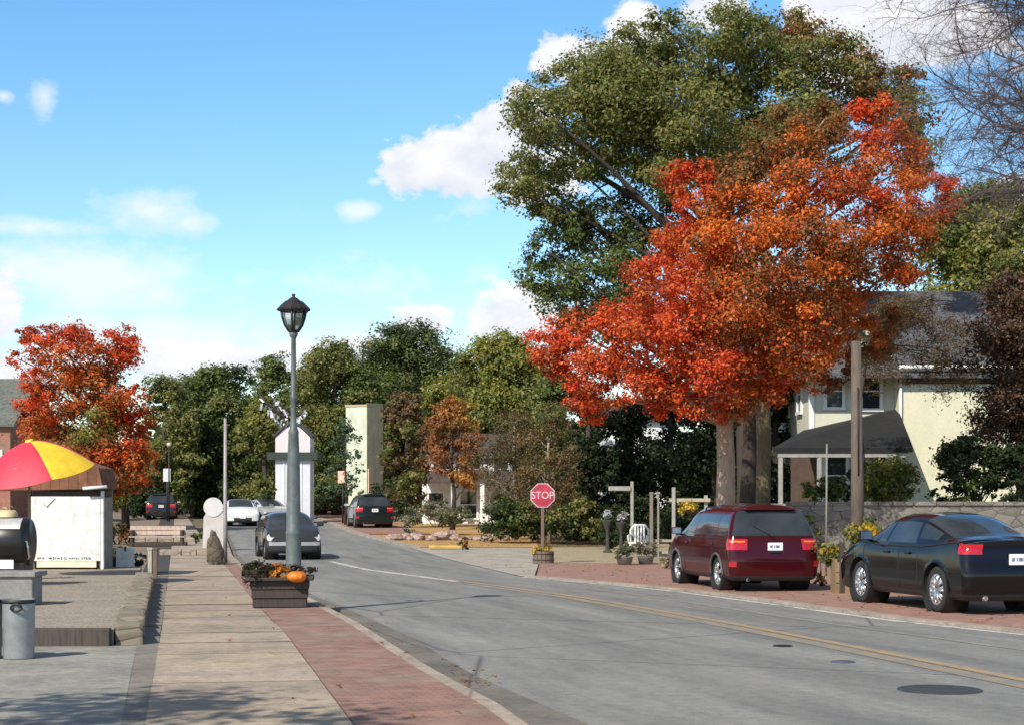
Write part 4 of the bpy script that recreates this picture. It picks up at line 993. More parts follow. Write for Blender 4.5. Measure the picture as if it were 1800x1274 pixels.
cl = [(-.40, -.25, .50, .18, .13, 0), (-.30, -.38, .46, .15, .12, 0), (-.42, .05, .52, .17, .13, 0), (-.15, -.35, .50, .15, .11, 0), (-.28, .2, .55, .16, .14, 0), (.25, .1, .50, .15, .13, 0), (.05, -.36, .50, .12, .09, 1), (.05, .3, .52, .16, .13, 0), (-.12, -.12, .56, .13, .09, 1), (-.2, -.25, .58, .1, .07, 0), (-.02, -.30, .55, .10, .07, 1), (.35, .25, .5, .14, .1, 0)]
P, nn, K = crown_points(cl, 12000, .5)
pp = thing('planter_plants', 'dark drooping plants with orange flowers in the lamp planter', 'plants', (px_, py_ + .05, .101))
link('foliage', leaf_mesh('foliage', P, nn, .03 * rng.uniform(.6, 1.3, len(P)), tint(K, [[(.05, .035, .028), (.075, .05, .035), (.05, .06, .025)], [(.62, .24, .03), (.66, .32, .05), (.5, .16, .02)]]), M_leaf, .6), pp)
# pumpkin
xp, yp, zp = at(522, 1019, 25.47)
t = thing('pumpkin', 'bright orange ribbed pumpkin on the edge of the lamp planter', 'pumpkin', (xp, yp, zp - .04)); t.scale = (.86, .86, .8)
vs = []; fs = []; nu, nv = 40, 14
for j in range(nv + 1):
    ph = PI * j / nv
    for k in range(nu):
        a = 2 * PI * k / nu; rr = .175 * math.sin(ph) * (1 - .10 * abs(math.cos(5 * a)) ** .5 * .9) ; vs.append((rr * math.cos(a), rr * math.sin(a), .115 + .115 * math.cos(ph) * (1 - .22 * math.exp(-(math.sin(ph) / .3) ** 2))))
for j in range(nv):
    for k in range(nu): fs.append((j * nu + k, j * nu + (k + 1) % nu, (j + 1) * nu + (k + 1) % nu, (j + 1) * nu + k))
MB().add(vs, fs, 0, True).build('flesh', plain('pumpkin orange', (.72, .20, .015), .45, 0, .35, 7), t)
MB().tube([(0, 0, .19), (.01, 0, .23), (.04, .01, .26)], [.022, .017, .02], 7).build('stem', plain('pumpkin stem', (.12, .12, .05), .8), t)

# ------------------------------------------------------------------ stop sign in a half barrel
xs, ys, zs_ = gp(955, 991)
t = thing('half_barrel', 'weathered half barrel planter under the stop sign', 'planter', (xs, ys, gz(ys) + .015))
m = MB()
for k in range(16):
    a = 2 * PI * k / 16; c, s = math.cos(a), math.sin(a)
    m.box((c * .27, s * .27, .17), (.03, .10, .34), rz=a, bev=.006)
m.build('staves', wood('grey barrel wood', (.15, .115, .085), 6), t)
m = MB(); m.lathe([(.29, .09), (.295, .09), (.295, .12), (.29, .12)], n=24); m.lathe([(.29, .25), (.295, .25), (.295, .28), (.29, .28)], n=24); m.build('hoop', plain('rusty hoop', (.07, .05, .04), .7, .4), t)
MB().lathe([(0, .30), (.26, .29)], n=20).build('soil', _mc['soil'], t)
yf = thing('barrel_flowers', 'yellow flowers growing in the barrel below the stop sign', 'flowers', (xs, ys, gz(ys) + .3))
P, nn, K = crown_points([(-.2, -.05, .08, .13, .09, 0), (.18, -.05, .10, .15, .12, 0), (.05, .1, .10, .14, .1, 0), (-.08, -.15, .06, .12, .08, 0), (.12, -.02, .2, .08, .08, 1)], 12000, .5)
link('foliage', leaf_mesh('foliage', P, nn, .03 * rng.uniform(.6, 1.3, len(P)), tint(K, [YFL[:2] + YFL, [(.25, .13, .05)]]), M_leaf, .6), yf)
t = thing('stop_sign', 'faded red stop sign on a brown wooden post', 'sign', (xs - .02, ys, gz(ys) + .3))
zt = at(0, 870, ys)[2] - (gz(ys) + .3)
m = MB(); m.box((0, .0, (zt + .1) / 2), (.085, .085, zt + .1), bev=.01); m.build('post', wood('brown post wood', (.17, .105, .08), 6), t)
def octa(r): return [(r / math.cos(PI / 8) * math.cos(PI / 8 + k * PI / 4), r / math.cos(PI / 8) * math.sin(PI / 8 + k * PI / 4)) for k in range(8)]
r_ = 21 * ys / F
MB().prism([(x, z + zt) for x, z in octa(r_)], -.052, -.047).build('border', plain('faded sign white', (.62, .52, .54), .5, 0, .3, 9), t)
face = MB().prism([(x, z + zt) for x, z in octa(r_ * .93)], -.056, -.0525).build('plate', plain('faded sign red', (.44, .035, .065), .45, 0, .5, 5), t)
def text(s, size, mat, parent, loc, rot=(R(90), 0, 0), depth=.002, sx=1):
    cu = bpy.data.curves.new('lettering', 'FONT'); cu.body = s; cu.size = size; cu.extrude = depth; cu.align_x = 'CENTER'; cu.align_y = 'CENTER'
    o = bpy.data.objects.new('lettering_source', cu); col.objects.link(o); dg = bpy.context.evaluated_depsgraph_get(); me = bpy.data.meshes.new_from_object(o.evaluated_get(dg))
    bpy.data.objects.remove(o); me.name = 'lettering'; me.materials.clear(); me.materials.append(mat)
    q = link('lettering', me, parent, loc); q.rotation_euler = rot; q.scale = (sx, 1, 1); return q
text('STOP', r_ * .86, _mc['faded sign white'], face, (0, -.059, zt - .005), sx=.92)

# ------------------------------------------------------------------ left side: umbrella, booth, grill, bins
xu, yu, zu = at(47, 775, 32.0)
t = thing('patio_umbrella', 'red and yellow patio umbrella tilted over the booth front', 'umbrella', (xu + .05, yu, .28))
hz = zu - .28
tilt = Matrix.Rotation(R(13), 4, 'X') @ Matrix.Rotation(R(-9), 4, 'Y')
M_ur = plain('umbrella red', (.62, .035, .07), .6, 0, .25, 3, .1); M_uy = plain('umbrella yellow', (.80, .55, .035), .6, 0, .25, 3, .1)
vs = []; fs = []; mi = []; nr, na = 10, 48; Rr = 1.12; H_ = .62
for i in range(nr + 1):
    u = i / nr
    for k in range(na):
        a = 2 * PI * k / na; seg = (k % 8) / 8
        sag = 1 - .06 * u * (1 - abs(2 * seg - 1)) - .0
        r = Rr * u * sag; z = -H_ * (u ** 1.75) - .04 * u * u * math.sin(PI * seg)
        vs.append(Vector((r * math.cos(a), r * math.sin(a), z)))
m = MB()
off = 0
for i in range(nr):
    for k in range(na):
        m.add([vs[i * na + k], vs[i * na + (k + 1) % na], vs[(i + 1) * na + (k + 1) % na], vs[(i + 1) * na + k]], [(0, 1, 2, 3)], int((k // 8) % 3 == 2), True)
can = m.build('canopy', [M_ur, M_uy], t); can.matrix_local = Matrix.Translation((0, 0, hz)) @ tilt
bm = bmesh.new(); bm.from_mesh(can.data); bmesh.ops.remove_doubles(bm, verts=bm.verts[:], dist=.0005); bm.to_mesh(can.data); bm.free()
m = MB()
for k in range(6):
    a = 2 * PI * (k * 8) / 48; m.tube([(Rr * u * math.cos(a), Rr * u * math.sin(a), -H_ * u ** 1.75 - .012) for u in frange(.02, 1, 6)], .008, 5)
m.build('rib', M_trim, can)
MB().lathe([(0, .03), (.07, .03), (.085, .0), (.08, -.03), (.03, -.035)], n=14).build('cap', M_uy, can)
m = MB()                                                          # pale stripes and emblem on the front red panel
for dz, u in ((0, .62), (.03, .70)):
    pts = []
    for a in np.linspace(R(-134), R(-98), 9):
        r = Rr * u * .965; pts.append((r * math.cos(a), r * math.sin(a), -H_ * u ** 1.75 + .012 - .025))
    m.tube(pts, .006, 4)
m.build('stripe', plain('faded stripe', (.75, .45, .48), .6), can)
MB().tube([(0, 0, 0), (0, 0, hz)], .022, 10).build('pole', plain('pole wood', (.30, .2, .11), .6), t)

# booth with a white panel and brown roof
yb = 35.6; X = lambda px, y=yb: at(px, 0, y)[0]; Z = lambda py, y=yb: at(0, py, y)[2]
M_wp = plain('white panel paint', (.76, .755, .72), .6, 0, .34, 4, .2)
xb0, xb1 = X(55), X(177); zb = .28
t = thing('food_booth', 'white panelled booth with brown roof under the umbrella', 'booth', ((xb0 + xb1) / 2, yb, zb))
ox = (xb0 + xb1) / 2; w_ = xb1 - xb0
z0, z1 = Z(985) - zb, Z(872) - zb
fp = MB().box((0, 0, (z0 + z1) / 2), (w_, .05, z1 - z0), bev=.008).build('front_panel', M_wp, t)
MB().box((.02, -.02, Z(997) - zb + .07), (w_ * .86, .05, .13), bev=.006).build('base_board', plain('cream board', (.74, .69, .52), .6), t)
m = MB(); rd = random.Random(11)                                 # dark unreadable line of lettering along the bottom
x = -w_ * .40
while x < w_ * .36:
    cw = rd.uniform(.018, .045)
    if rd.random() > .14:
        m.box((x, -.029, z0 + .055), (cw * .5, .006, rd.uniform(.03, .055)))
        if rd.random() > .4: m.box((x + cw * .4, -.029, z0 + .055 + rd.uniform(-.02, .02)), (cw * .6, .006, .014))
    x += cw + .012
m.build('lettering', plain('dark lettering', (.07, .06, .06), .6), fp)
m = MB(); m.tube([(-w_ * .32, -.03, z1 - .16), (-w_ * .27, -.032, z1 - .22), (-w_ * .15, -.032, z1 - .04)], .007, 5); m.build('check_mark', _mc['dark lettering'], fp)
for sx in (-1, 1):
    MB().box((sx * (w_ / 2 + .035), .02, (Z(862) - zb) / 2), (.06, .09, Z(862) - zb), bev=.008).build('corner_post', M_wp if sx > 0 else M_dwood, t)
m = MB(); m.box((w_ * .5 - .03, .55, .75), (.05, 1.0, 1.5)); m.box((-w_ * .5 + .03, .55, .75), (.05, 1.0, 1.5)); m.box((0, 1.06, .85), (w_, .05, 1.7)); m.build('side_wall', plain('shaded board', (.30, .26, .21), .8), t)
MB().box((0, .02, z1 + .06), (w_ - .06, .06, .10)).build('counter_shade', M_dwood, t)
ze = Z(862) - zb
m = MB(); m.prism([(X(-30) - ox, ze), (X(184) - ox, ze + .04), (X(176) - ox, Z(822) - zb), (X(126) - ox, Z(806) - zb), (X(-10) - ox, Z(815) - zb)], -.15, 1.2); m.build('roof', shinglemat('brown shingle', (.22, .095, .05)), t)
MB().tube([(X(150) - ox, -.2, Z(858) - zb), (X(192) - ox, -.2, Z(855) - zb)], .035, 10).build('awning_tube', P_wht, t)

# black grill
yg = 28.8; X = lambda px: at(px, 0, yg)[0]; Z = lambda py: at(0, py, yg)[2]
t = thing('barrel_grill', 'black barrel grill with a shiny metal trim beside the booth', 'grill', (X(8), yg, .28))
cz = Z(952) - .28; rr = .42
m = MB(); m.lathe([(0, -.5), (rr * .9, -.5), (rr, -.46), (rr, .38), (rr * .92, .44), (0, .44)], (0, 0, cz), 28, axis='X'); m.build('drum', plain('grill black', (.012, .012, .013), .35, 0, .3, 7, .1), t)
m = MB()
m.add([(x, rr * 1.035 * math.cos(a), cz + rr * 1.035 * math.sin(a)) for x in (-.48, .36) for a in np.linspace(R(148), R(112), 7)], [(i, i + 1, i + 8, i + 7) for i in range(6)], 0, True); m.build('lid_trim', plain('brushed steel', (.72, .71, .70), .4, .6, .2, 6, .05), t)
MB().tube([(.40, -rr * .8, cz + .02), (.47, -rr * .8, cz + .02), (.47, -rr * .5, cz - .25), (.42, -.2, cz - .3)], .02, 8).build('handle', M_chr, t)
MB().box((.13, -rr - .012, cz - .36), (.30, .02, .15), bev=.005).build('label_plate', M_plate, t)
MB().box((0, 0, (cz - .3) / 2), (.82, .5, cz - .3), bev=.02).build('cabinet', _mc['grill black'], t)
MB().lathe([(0, .0), (.13, .0), (.17, -.05), (.18, -.12)], (.05, 0, cz + rr + .12), 14).build('lid_cap', plain('tan lid', (.60, .50, .28), .6), t)

# low grey block table in front of it
yt = 23.4; X = lambda px: at(px, 0, yt)[0]; Z = lambda py: at(0, py, yt)[2]
m = MB(); m.box((X(-60) / 2 + X(66) / 2, yt, (Z(1012) - .28) / 2 + .28), (X(66) - X(-60), .5, Z(1012) - .28), bev=.02); m.box((X(-60) / 2 + X(66) / 2 + .03, yt + .02, Z(1012) + .035), (X(70) - X(-60), .62, .07), bev=.012)
tag(m.build('stone_table', plain('block concrete', (.25, .245, .235), .9, 0, .35, 5, .4)), 'low grey concrete table between the trash can and the grill', 'table')
def trash_can(px0, px1, pyt, pyb, label):
    xb, y, z = gp((px0 + px1) / 2, pyb - 6, .1); s_ = y / F; r = (px1 - px0) / 2 * s_; h = (pyb - 6 - pyt) * s_
    t = thing('trash_can', label, 'trash can', (xb, y, .1), group='grey trash cans')
    m = MB(); m.lathe([(0, 0), (r * .93, 0), (r * .95, .02), (r * .98, h * .5), (r, h * .93), (r * 1.0, h), (r * .95, h), (r * .94, h * .5)], n=36); m.build('body', plain('galvanised grey', (.30, .325, .335), .42, .35, .3, 4, .1), t)
    m = MB(); m.lathe([(r * 1.0, h * .93), (r * 1.06, h * .94), (r * 1.07, h * .99), (r * .95, h * 1.0)], n=36); m.build('rim', M_trim, t)
    MB().lathe([(0, h * .8), (r * .95, h * .8)], n=24).build('bag', M_trim, t)
    m = MB(); c = (r * .15, -r * 1.05, h * .87)
    m.tube([(c[0] + math.cos(a) * r * .33, c[1] - .01 + .006 * math.cos(3 * a), c[2] + math.sin(a) * r * .22) for a in np.linspace(0, 2 * PI, 20)], .012, 6); m.build('handle', M_trim, t)
    m = MB(); rd = random.Random(2)
    return t
trash_can(5, 61, 1052, 1163, 'grey trash can with dark rim and ring handle')
trash_can(-54, 3, 1052, 1163, 'grey trash can cut off by the left edge')

# small white sign, post, white round-topped sign, dark rock, poles, bench
y = 34.5
def board(px0, px1, py0, py1, y, name, label, mat, thick=.03, lean=0, cat='sign', extra=None, base=None):
    a = at(px0, py1, y); b = at(px1, py0, y); zb = a[2] if base is None else base
    t = thing(name, label, cat, ((a[0] + b[0]) / 2, y, zb)); w_, h = b[0] - a[0], b[2] - a[2]
    pb = MB().box((0, 0, a[2] - zb + h / 2), (w_, thick, h), bev=.006, rx=lean).build('panel', mat, t)
    return t, w_, h, a[2] - zb
t, w_, h, o = board(204, 236, 962, 1016, 36.8, 'sign_board', 'small blank white sign board beside the dark plant', M_wp, lean=R(-6), base=.13)
MB().box((0, .06, h * .45), (.04, .03, h * .9), rx=R(10)).build('stand', M_dwood, t)
for px, lab, mt in ((264, 'pale grey short post at the end of the gravel kerb', (.42, .38, .31)), (273, 'brown short post at the end of the gravel kerb', (.16, .11, .08))):
    q = at(px, 1012, 35.8); m = MB(); m.box((0, 0, .29), (.085, .085, .58), bev=.01); m.box((0, 0, .60), (.11, .11, .04), bev=.008)
    o_ = m.build('short_post', wood('post ' + str(px), mt, 6), None, (q[0], 35.8, .10)); tag(o_, lab, 'post', 'posts at the gravel edge')
y = 56.0; a = at(375, 955, y)
t = thing('round_top_sign', 'white sign board with a round head beside the thin pole', 'sign', (a[0], y, .12))
s = y / F
MB().prism([(-19 * s, .0), (20 * s, 0), (19 * s, 62 * s), (10 * s, 68 * s), (-11 * s, 66 * s), (-17 * s, 56 * s)], -.02, .02).build('panel', plain('off white board', (.52, .48, .45), .6, 0, .15, 3), t)
MB().prism([(17 * s * math.cos(k * PI / 12), 74 * s + 17 * s * math.sin(k * PI / 12)) for k in range(24)], -.045, -.022).build('round_head', plain('white board', (.60, .58, .57), .6, 0, .12, 4), t)
m = MB(); m.box((-.2, .12, .5), (.05, .05, 1.0), rx=R(12)); m.box((.2, .12, .5), (.05, .05, 1.0), rx=R(12)); m.build('stand', M_dwood, t)
q = gp(380, 992, .1)
o_ = MB().blob((0, 0, .36), (.24, .2, .5), 3, .10, seed=4, smooth=False, flat=.25)
for i, v in enumerate(o_.v): o_.v[i] = (v[0] * (1.15 - .7 * v[2]) - .12 * v[2], v[1] * (1.1 - .5 * v[2]), v[2])
tag(o_.build('pointed_rock', stonemat('dark rock', (.13, .105, .075)), None, (q[0], q[1] + .1, .1)), 'pointed dark brown rock at the foot of the thin pole', 'rock')
def pole(name, px, pyt, pyb, rad, label, mat, h=0, cat='pole', top=None, group=None):
    x, y, z = gp(px, pyb, h); zt = at(0, pyt, y)[2] - z; m = MB(); m.tube([(0, 0, 0), (0, 0, zt * .3), (0, 0, zt)], [rad, rad * .95, rad * .7], 10)
    return tag(m.build(name, mat, None, (x, y, z)), label, cat, group)
pole('thin_pole', 396, 735, 990, .055, 'thin pale metal pole behind the pointed rock', plain('weathered pole', (.34, .31, .30), .6, .2, .4, 3), .1)
# utility pole and slim post right
x = at(1507, 0, 40.5)[0]; zt = at(0, 600, 40.5)[2]
t = thing('utility_pole', 'brown wooden utility pole in front of the porch', 'pole', (x, 40.5, .0))
MB().tube([(0, 0, 0), (0, 0, 2), (-.03, 0, zt - .0)], [.165, .15, .115], 14).build('shaft', barkmat('pole wood grain', (.145, .115, .09)), t)
MB().tube([(0, -.14, 2.3), (-.01, -.135, zt * .8)], .022, 6).build('conduit', M_trim, t)
x = at(1452, 0, 38.5)[0]; zt = at(0, 782, 38.5)[2]
t = thing('slim_post', 'slim grey post between the minivan and the utility pole', 'post', (x, 38.5, .03))
MB().tube([(0, 0, 0), (.02, 0, zt)], [.026, .02], 8).build('shaft', plain('grey post paint', (.22, .20, .165), .7), t)
# bench (pinkish boards)
a = at(228, 955, 58); b = at(325, 955, 58); t = thing('wooden_bench', 'long bench of pale pinkish boards left of the round topped sign', 'bench', ((a[0] + b[0]) / 2, 58, .12), R(4))
w_ = b[0] - a[0]; M_pk = wood('pale pink board', (.50, .38, .31), 3)
m = MB()
for z in (.50, .66): m.box((0, .20, z), (w_, .035, .14), bev=.006)
m.build('backrest', M_pk, t)
m = MB()
for yy in (-.2, -.05, .1): m.box((0, yy, .37), (w_, .135, .035), bev=.006)
m.build('seat', M_pk, t)
for sx in (-1, 1): MB().box((sx * (w_ / 2 - .1), 0, .30), (.09, .46, .60), bev=.008).build('end_support', M_dwood, t)
MB().box((0, .05, .12), (w_ * 1.05, .5, .12), bev=.01).build('footing', M_dwood, t)
# low stone step walls between the bench and sidewalk
for k, (pa, pb, py, lab) in enumerate(((282, 372, 975, 'low tan stone ledge nearer the dark rock'), (238, 350, 952, 'low tan stone ledge under the bench'))):
    q0 = gp(pa, py, .1); q1 = gp(pb, py, .1); w_ = q1[0] - q0[0]
    m = MB(); rd = random.Random(k); x = -w_ / 2
    while x < w_ / 2 - .1:
        ln = min(rd.uniform(.35, .7), w_ / 2 - x); m.box((x + ln / 2, rd.uniform(-.02, .02), .09), (ln - .02, .4, .18 + rd.uniform(-.02, .02)), bev=.025); x += ln
    tag(m.build('stone_ledge', stonemat('tan ledge stone', (.40, .33, .26)), None, ((q0[0] + q1[0]) / 2, q0[1], q0[2] - .01)), lab, 'ledge', 'stone ledges by the sidewalk')
# stone tub / dark crate next to booth
t = thing('flower_tub', 'dark square tub with pale plants right of the booth', 'planter', at(193, 1000, 37.0)[:2] + (.12,))
m = MB(); m.box((0, 0, .18), (.32, .32, .36), taper=(1.12, 1.12), bev=.01); m.build('tub', M_dwood, t); MB().box((0, 0, .35), (.34, .34, .03)).build('soil', _mc['soil'], t)

# ------------------------------------------------------------------ right side: wall, planters, garden furniture
x0, x1 = at(1385, 0, 46.6)[0], 32.0
o_ = MB().box(((x0 + x1) / 2, 46.8, .78), (x1 - x0, .45, 1.62), bev=.03); xx = x0
rd = random.Random(8)
while xx < x1 - .2:
    ln = rd.uniform(.6, 1.1); o_.box((xx + ln / 2, 46.8, 1.63), (ln - .02, .56, .11), bev=.02); xx += ln
tag(o_.build('stone_wall', stonemat('grey wall stone', (.215, .20, .17))), 'grey stone wall behind the black sedan and bushes', 'wall')
# terrace behind the wall
strip('terrace', lambda y: x0 + .1, lambda y: 40, 47.02, 75, 1.4, groundmat('garden soil', [(.08, .07, .04), (.14, .12, .06), (.12, .15, .05)]), 1, skirt=1.5)
def flower_box(px, py, y, w_, h, label, flabel, pal, post=True):
    x = at(px, 0, y)[0]
    t = thing('planter_box', label, 'planter', (x, y, .031))
    m = MB()
    for k in range(3): m.box((0, -.24, .08 + k * h / 3.2), (w_, .04, h / 3.4), bev=.006); m.box((0, .24, .08 + k * h / 3.2), (w_, .04, h / 3.4), bev=.006)
    m.box((-w_ / 2 + .02, 0, h / 2), (.04, .44, h), bev=.006); m.box((w_ / 2 - .02, 0, h / 2), (.04, .44, h), bev=.006); m.build('box', wood('tan box wood', (.24, .17, .09)), t)
    MB().box((0, 0, h * .9), (w_ - .1, .42, .04)).build('soil', _mc['soil'], t)
    if post: MB().box((-w_ * .35, -.28, h * .75), (.07, .05, h * 1.5), bev=.006).build('corner_post', M_dwood, t)
    f = thing('box_flowers', flabel, 'flowers', (x, y, h + .0)); rd = random.Random(int(px)); cl = []
    for i in range(16): cl.append((rd.uniform(-w_ * .55, w_ * .55), rd.uniform(-.25, .25), rd.uniform(.02, .62), rd.uniform(.14, .24), None, rd.randrange(len(pal))))
    m = MB()
    for c in cl[::2]: m.tube([(c[0] * .5, c[1] * .5, -.05), (c[0] * .8, c[1], c[2] * .6), c[:3]], [.012, .01, .005], 5)
    m.build('stem', BK_dark, f)
    P, nn, K = crown_points(cl, 5200, .5); link('foliage', leaf_mesh('foliage', P, nn, .045 * rng.uniform(.6, 1.3, len(P)), tint(K, pal), M_leaf, .6), f)
flower_box(1497, 1030, 31.2, .68, .62, 'wooden planter box with dark post between the two parked cars', 'yellow flowers and leaves spilling from the box between the cars', [[(.62, .42, .04), (.5, .36, .06), (.2, .2, .06)], [(.18, .2, .06), (.13, .15, .05), (.28, .25, .08)]])
flower_box(1528, 1025, 33.2, .5, .45, 'low wooden box half hidden behind the sedan nose', 'green and yellow leaves in the low box behind the sedan nose', [[(.2, .22, .07), (.13, .16, .05), (.45, .33, .06)], [(.14, .17, .05), (.1, .12, .04)]], False)
bush('kerb_plants', 'reddish small plants beside the minivan rear corner', 1444, 1024, 33.6, 14, 60, [[(.35, .14, .1), (.4, .25, .2), (.12, .12, .05)], YFL], 8, 480, .05, cat='plants', base=.03)
# white chair
def garden_chair(px, py, y, label):
    x = at(px, 0, y)[0]; t = thing('garden_chair', label, 'chair', (x, y, gz(y) + .02), R(-12))
    M_ = plain('white chair plastic', (.78, .77, .74), .45, 0, .12, 6)
    MB().box((0, 0, .42), (.52, .48, .05), bev=.02).build('seat', M_, t)
    m = MB(); m.tube([(-.26, .24, .42), (-.27, .29, .8), (-.16, .31, .95), (.16, .31, .95), (.27, .29, .8), (.26, .24, .42)], .03, 8)
    for k in (-.13, -.045, .045, .13): m.box((k, .28, .68), (.055, .025, .50), bev=.006)
    m.build('backrest', M_, t)
    for sx in (-1, 1):
        for yy in (-.2, .2): MB().tube([(sx * .22, yy, .41), (sx * .25, yy * 1.15, 0)], [.028, .022], 8).build('leg', M_, t)
        MB().tube([(sx * .26, -.22, .42), (sx * .28, -.22, .64), (sx * .28, .26, .66)], .022, 8).build('arm', M_, t)
garden_chair(1122, 968, 50.5, 'white garden chair beside the grey planters')
# planters in front of it
for px, py, lab, mt, r in ((1098, 994, 'rounded grey green shrub in a pot at the brick edge', 0, .28), (1135, 993, 'olive grey bushy pot right of the rounded shrub', 1, .24)):
    x, y, z = gp(px, py); t = thing('potted_shrub', lab, 'planter', (x, y, gz(y) + .02), group='potted shrubs at the brick edge')
    MB().lathe([(0, 0), (.17, 0), (.22, .2), (.24, .22), (.2, .22), (.19, .18), (0, .18)], n=18).build('pot', plain('grey pot', (.2, .19, .17), .8), t)
    P, nn, K = crown_points([(random.uniform(-.16, .16), random.uniform(-.14, .14), .34 + random.uniform(-.06, .14), .15, .13, 0) for _ in range(7)], 9000, .5)
    link('foliage', leaf_mesh('foliage', P, nn, .03 * rng.uniform(.6, 1.3, len(P)), tint(K, [[(.12, .14, .08), (.16, .17, .10), (.09, .10, .06)], [(.17, .16, .10), (.22, .2, .13)]][mt:mt + 1]), M_leaf, .6), t)
bush('low_plant', 'pale tan round plant at the minivan front wheel', 1170, 1005, 42.5, 18, 34, [[(.5, .4, .22), (.4, .33, .18), (.25, .22, .1)]], 7, 480, .05, cat='plant', base=.03)
# white bracket post (L-shaped arm), gate posts, white arch with hanging flowers
M_wpo = plain('weathered white post', (.34, .325, .30), .6, 0, .25, 5)
x, y, z = gp(1111, 965); t = thing('sign_bracket', 'white post with a flat arm reaching left above the chair', 'post', (x, y, z))
zt = at(0, 858, y)[2] - z
MB().box((0, 0, zt / 2 + .12), (.10, .10, zt + .24), bev=.01).build('post', M_wpo, t); MB().box((-.42, 0, zt), (.74, .22, .15), bev=.012).build('arm', M_wpo, t)
for px, lab, c in ((1145, 'grey post with pale top left of the white arch', (.20, .17, .14)), (1157, 'thin pale post beside the grey post', (.27, .235, .19))):
    x, y, z = gp(px, 990); zt = at(0, 868, y)[2] - z
    m = MB(); m.box((0, 0, zt / 2), (.09 if px == 1145 else .05, .09, zt), bev=.01); m.box((0, 0, zt + .03), (.11, .11, .06), bev=.015)
    tag(m.build('fence_post', wood('fence ' + str(px), c, 6), None, (x, y, z)), lab, 'post', 'posts left of the minivan')
m = MB(); x, y, z = gp(1160, 990); m.box((.12, 0, .62), (.62, .05, .07), bev=.008); m.box((.12, 0, .30), (.62, .05, .07), bev=.008); m.box((.42, 0, .4), (.06, .06, .8), bev=.006)
tag(m.build('low_fence', wood('pale fence wood', (.36, .31, .25), 6), None, (x, y + .1, z)), 'short pale two rail fence beside the white arch', 'fence')
x, y, z = gp(1184, 1000); t = thing('garden_arch', 'white wooden frame with crossbar at the minivan nose', 'frame', (x, y, z)); zt = at(0, 870, y)[2] - z; wA = 58 * y / F
for k in (0, 1): MB().box((k * wA, k * .15, zt / 2 + (.1 if not k else 0)), (.085, .085, zt + (.2 if not k else 0)), bev=.01).build('post', M_wpo, t)
MB().box((wA / 2, .07, zt - .12), (wA + .2, .07, .09), bev=.01).build('crossbar', plain('cream rail', (.42, .36, .25), .6), t)
f = thing('hanging_basket', 'yellow flowers hanging from the white frame crossbar', 'flowers', (x + wA * .55, y + .02, z + zt - .5))
MB().lathe([(0, 0), (.10, .02), (.17, .12), (.18, .14)], n=16).build('basket', M_dwood, f)
MB().tube([(0, 0, .1), (0, 0, .40)], .006, 5).build('hanger', M_trim, f)
P, nn, K = crown_points([(random.uniform(-.2, .2), random.uniform(-.14, .14), .18 + random.uniform(-.05, .12), .13, .11, 0) for _ in range(7)], 9000, .5)
link('foliage', leaf_mesh('foliage', P, nn, .035 * rng.uniform(.6, 1.3, len(P)), tint(K, [[(.72, .50, .06), (.76, .56, .12), (.35, .3, .06)]]), M_leaf, .6), f)
for px, py, lab in ((1068, 930, 'white flower urn in the shade left of the white chair'), (1092, 935, 'smaller white flower urn nearer the white chair')):
    y = 54; x = at(px, 0, y)[0]; zb = gz(y) + .02; zt = at(0, py - 28, y)[2]; t = thing('flower_urn', lab, 'urn', (x, y, zb), group='white urns in the shade'); h = zt - zb
    MB().lathe([(0, 0), (.15, 0), (.15, .04), (.07, .10), (.05, h * .55), (.09, h * .62), (.17, h * .8), (.19, h * .84), (.15, h * .84)], n=16).build('pedestal', plain('shade darkened urn stone', (.05, .05, .042), .9, 0, .4, 5, .3), t)  # urn stone coloured near black, shade put into its colour
    P, nn, K = crown_points([(random.uniform(-.1, .1), random.uniform(-.1, .1), h * .9 + random.uniform(0, .2), .12, .11, 0) for _ in range(5)], 9000, .5)
    link('foliage', leaf_mesh('foliage', P, nn, .03 * rng.uniform(.6, 1.3, len(P)), tint(K, [[(.72, .72, .72), (.66, .66, .68), (.12, .15, .06)]]), M_leaf, .6), t)
# rocks on the lawn, each its own stone
rd = random.Random(21)
for i in range(26):
    px = 690 + i * 7.9; y = 67 + rd.uniform(-1.2, 1.2) - i * .05; x = at(px, 0, y)[0]; r = rd.choice((.10, .13, .17, .22, .30))
    q = MB().blob((0, 0, r * .45), (r * rd.uniform(.9, 1.4), r, r * .75), 2, .16, seed=i, smooth=False, flat=.35).build('rock', stonemat('pink rock', (.42, .30, .26)), None, (x, y, gz(y) + .01))
    q.rotation_euler.z = rd.uniform(0, 6); tag(q, 'pinkish grey stone in the row below the silver hedge', 'rock', 'row of pinkish stones on the lawn')
x, y, z = gp(760, 969); m = MB(); 
# yellow painted kerb block by driveway
x, y, z = gp(787, 966); tag(MB().box((0, 0, .09), (1.25, .28, .10), bev=.03).build('yellow_kerb', plain('yellow kerb paint', (.55, .36, .08), .7, 0, .3, 4), None, (x, y, gz(y) + .02)), 'short yellow painted kerb at the driveway edge', 'kerb')

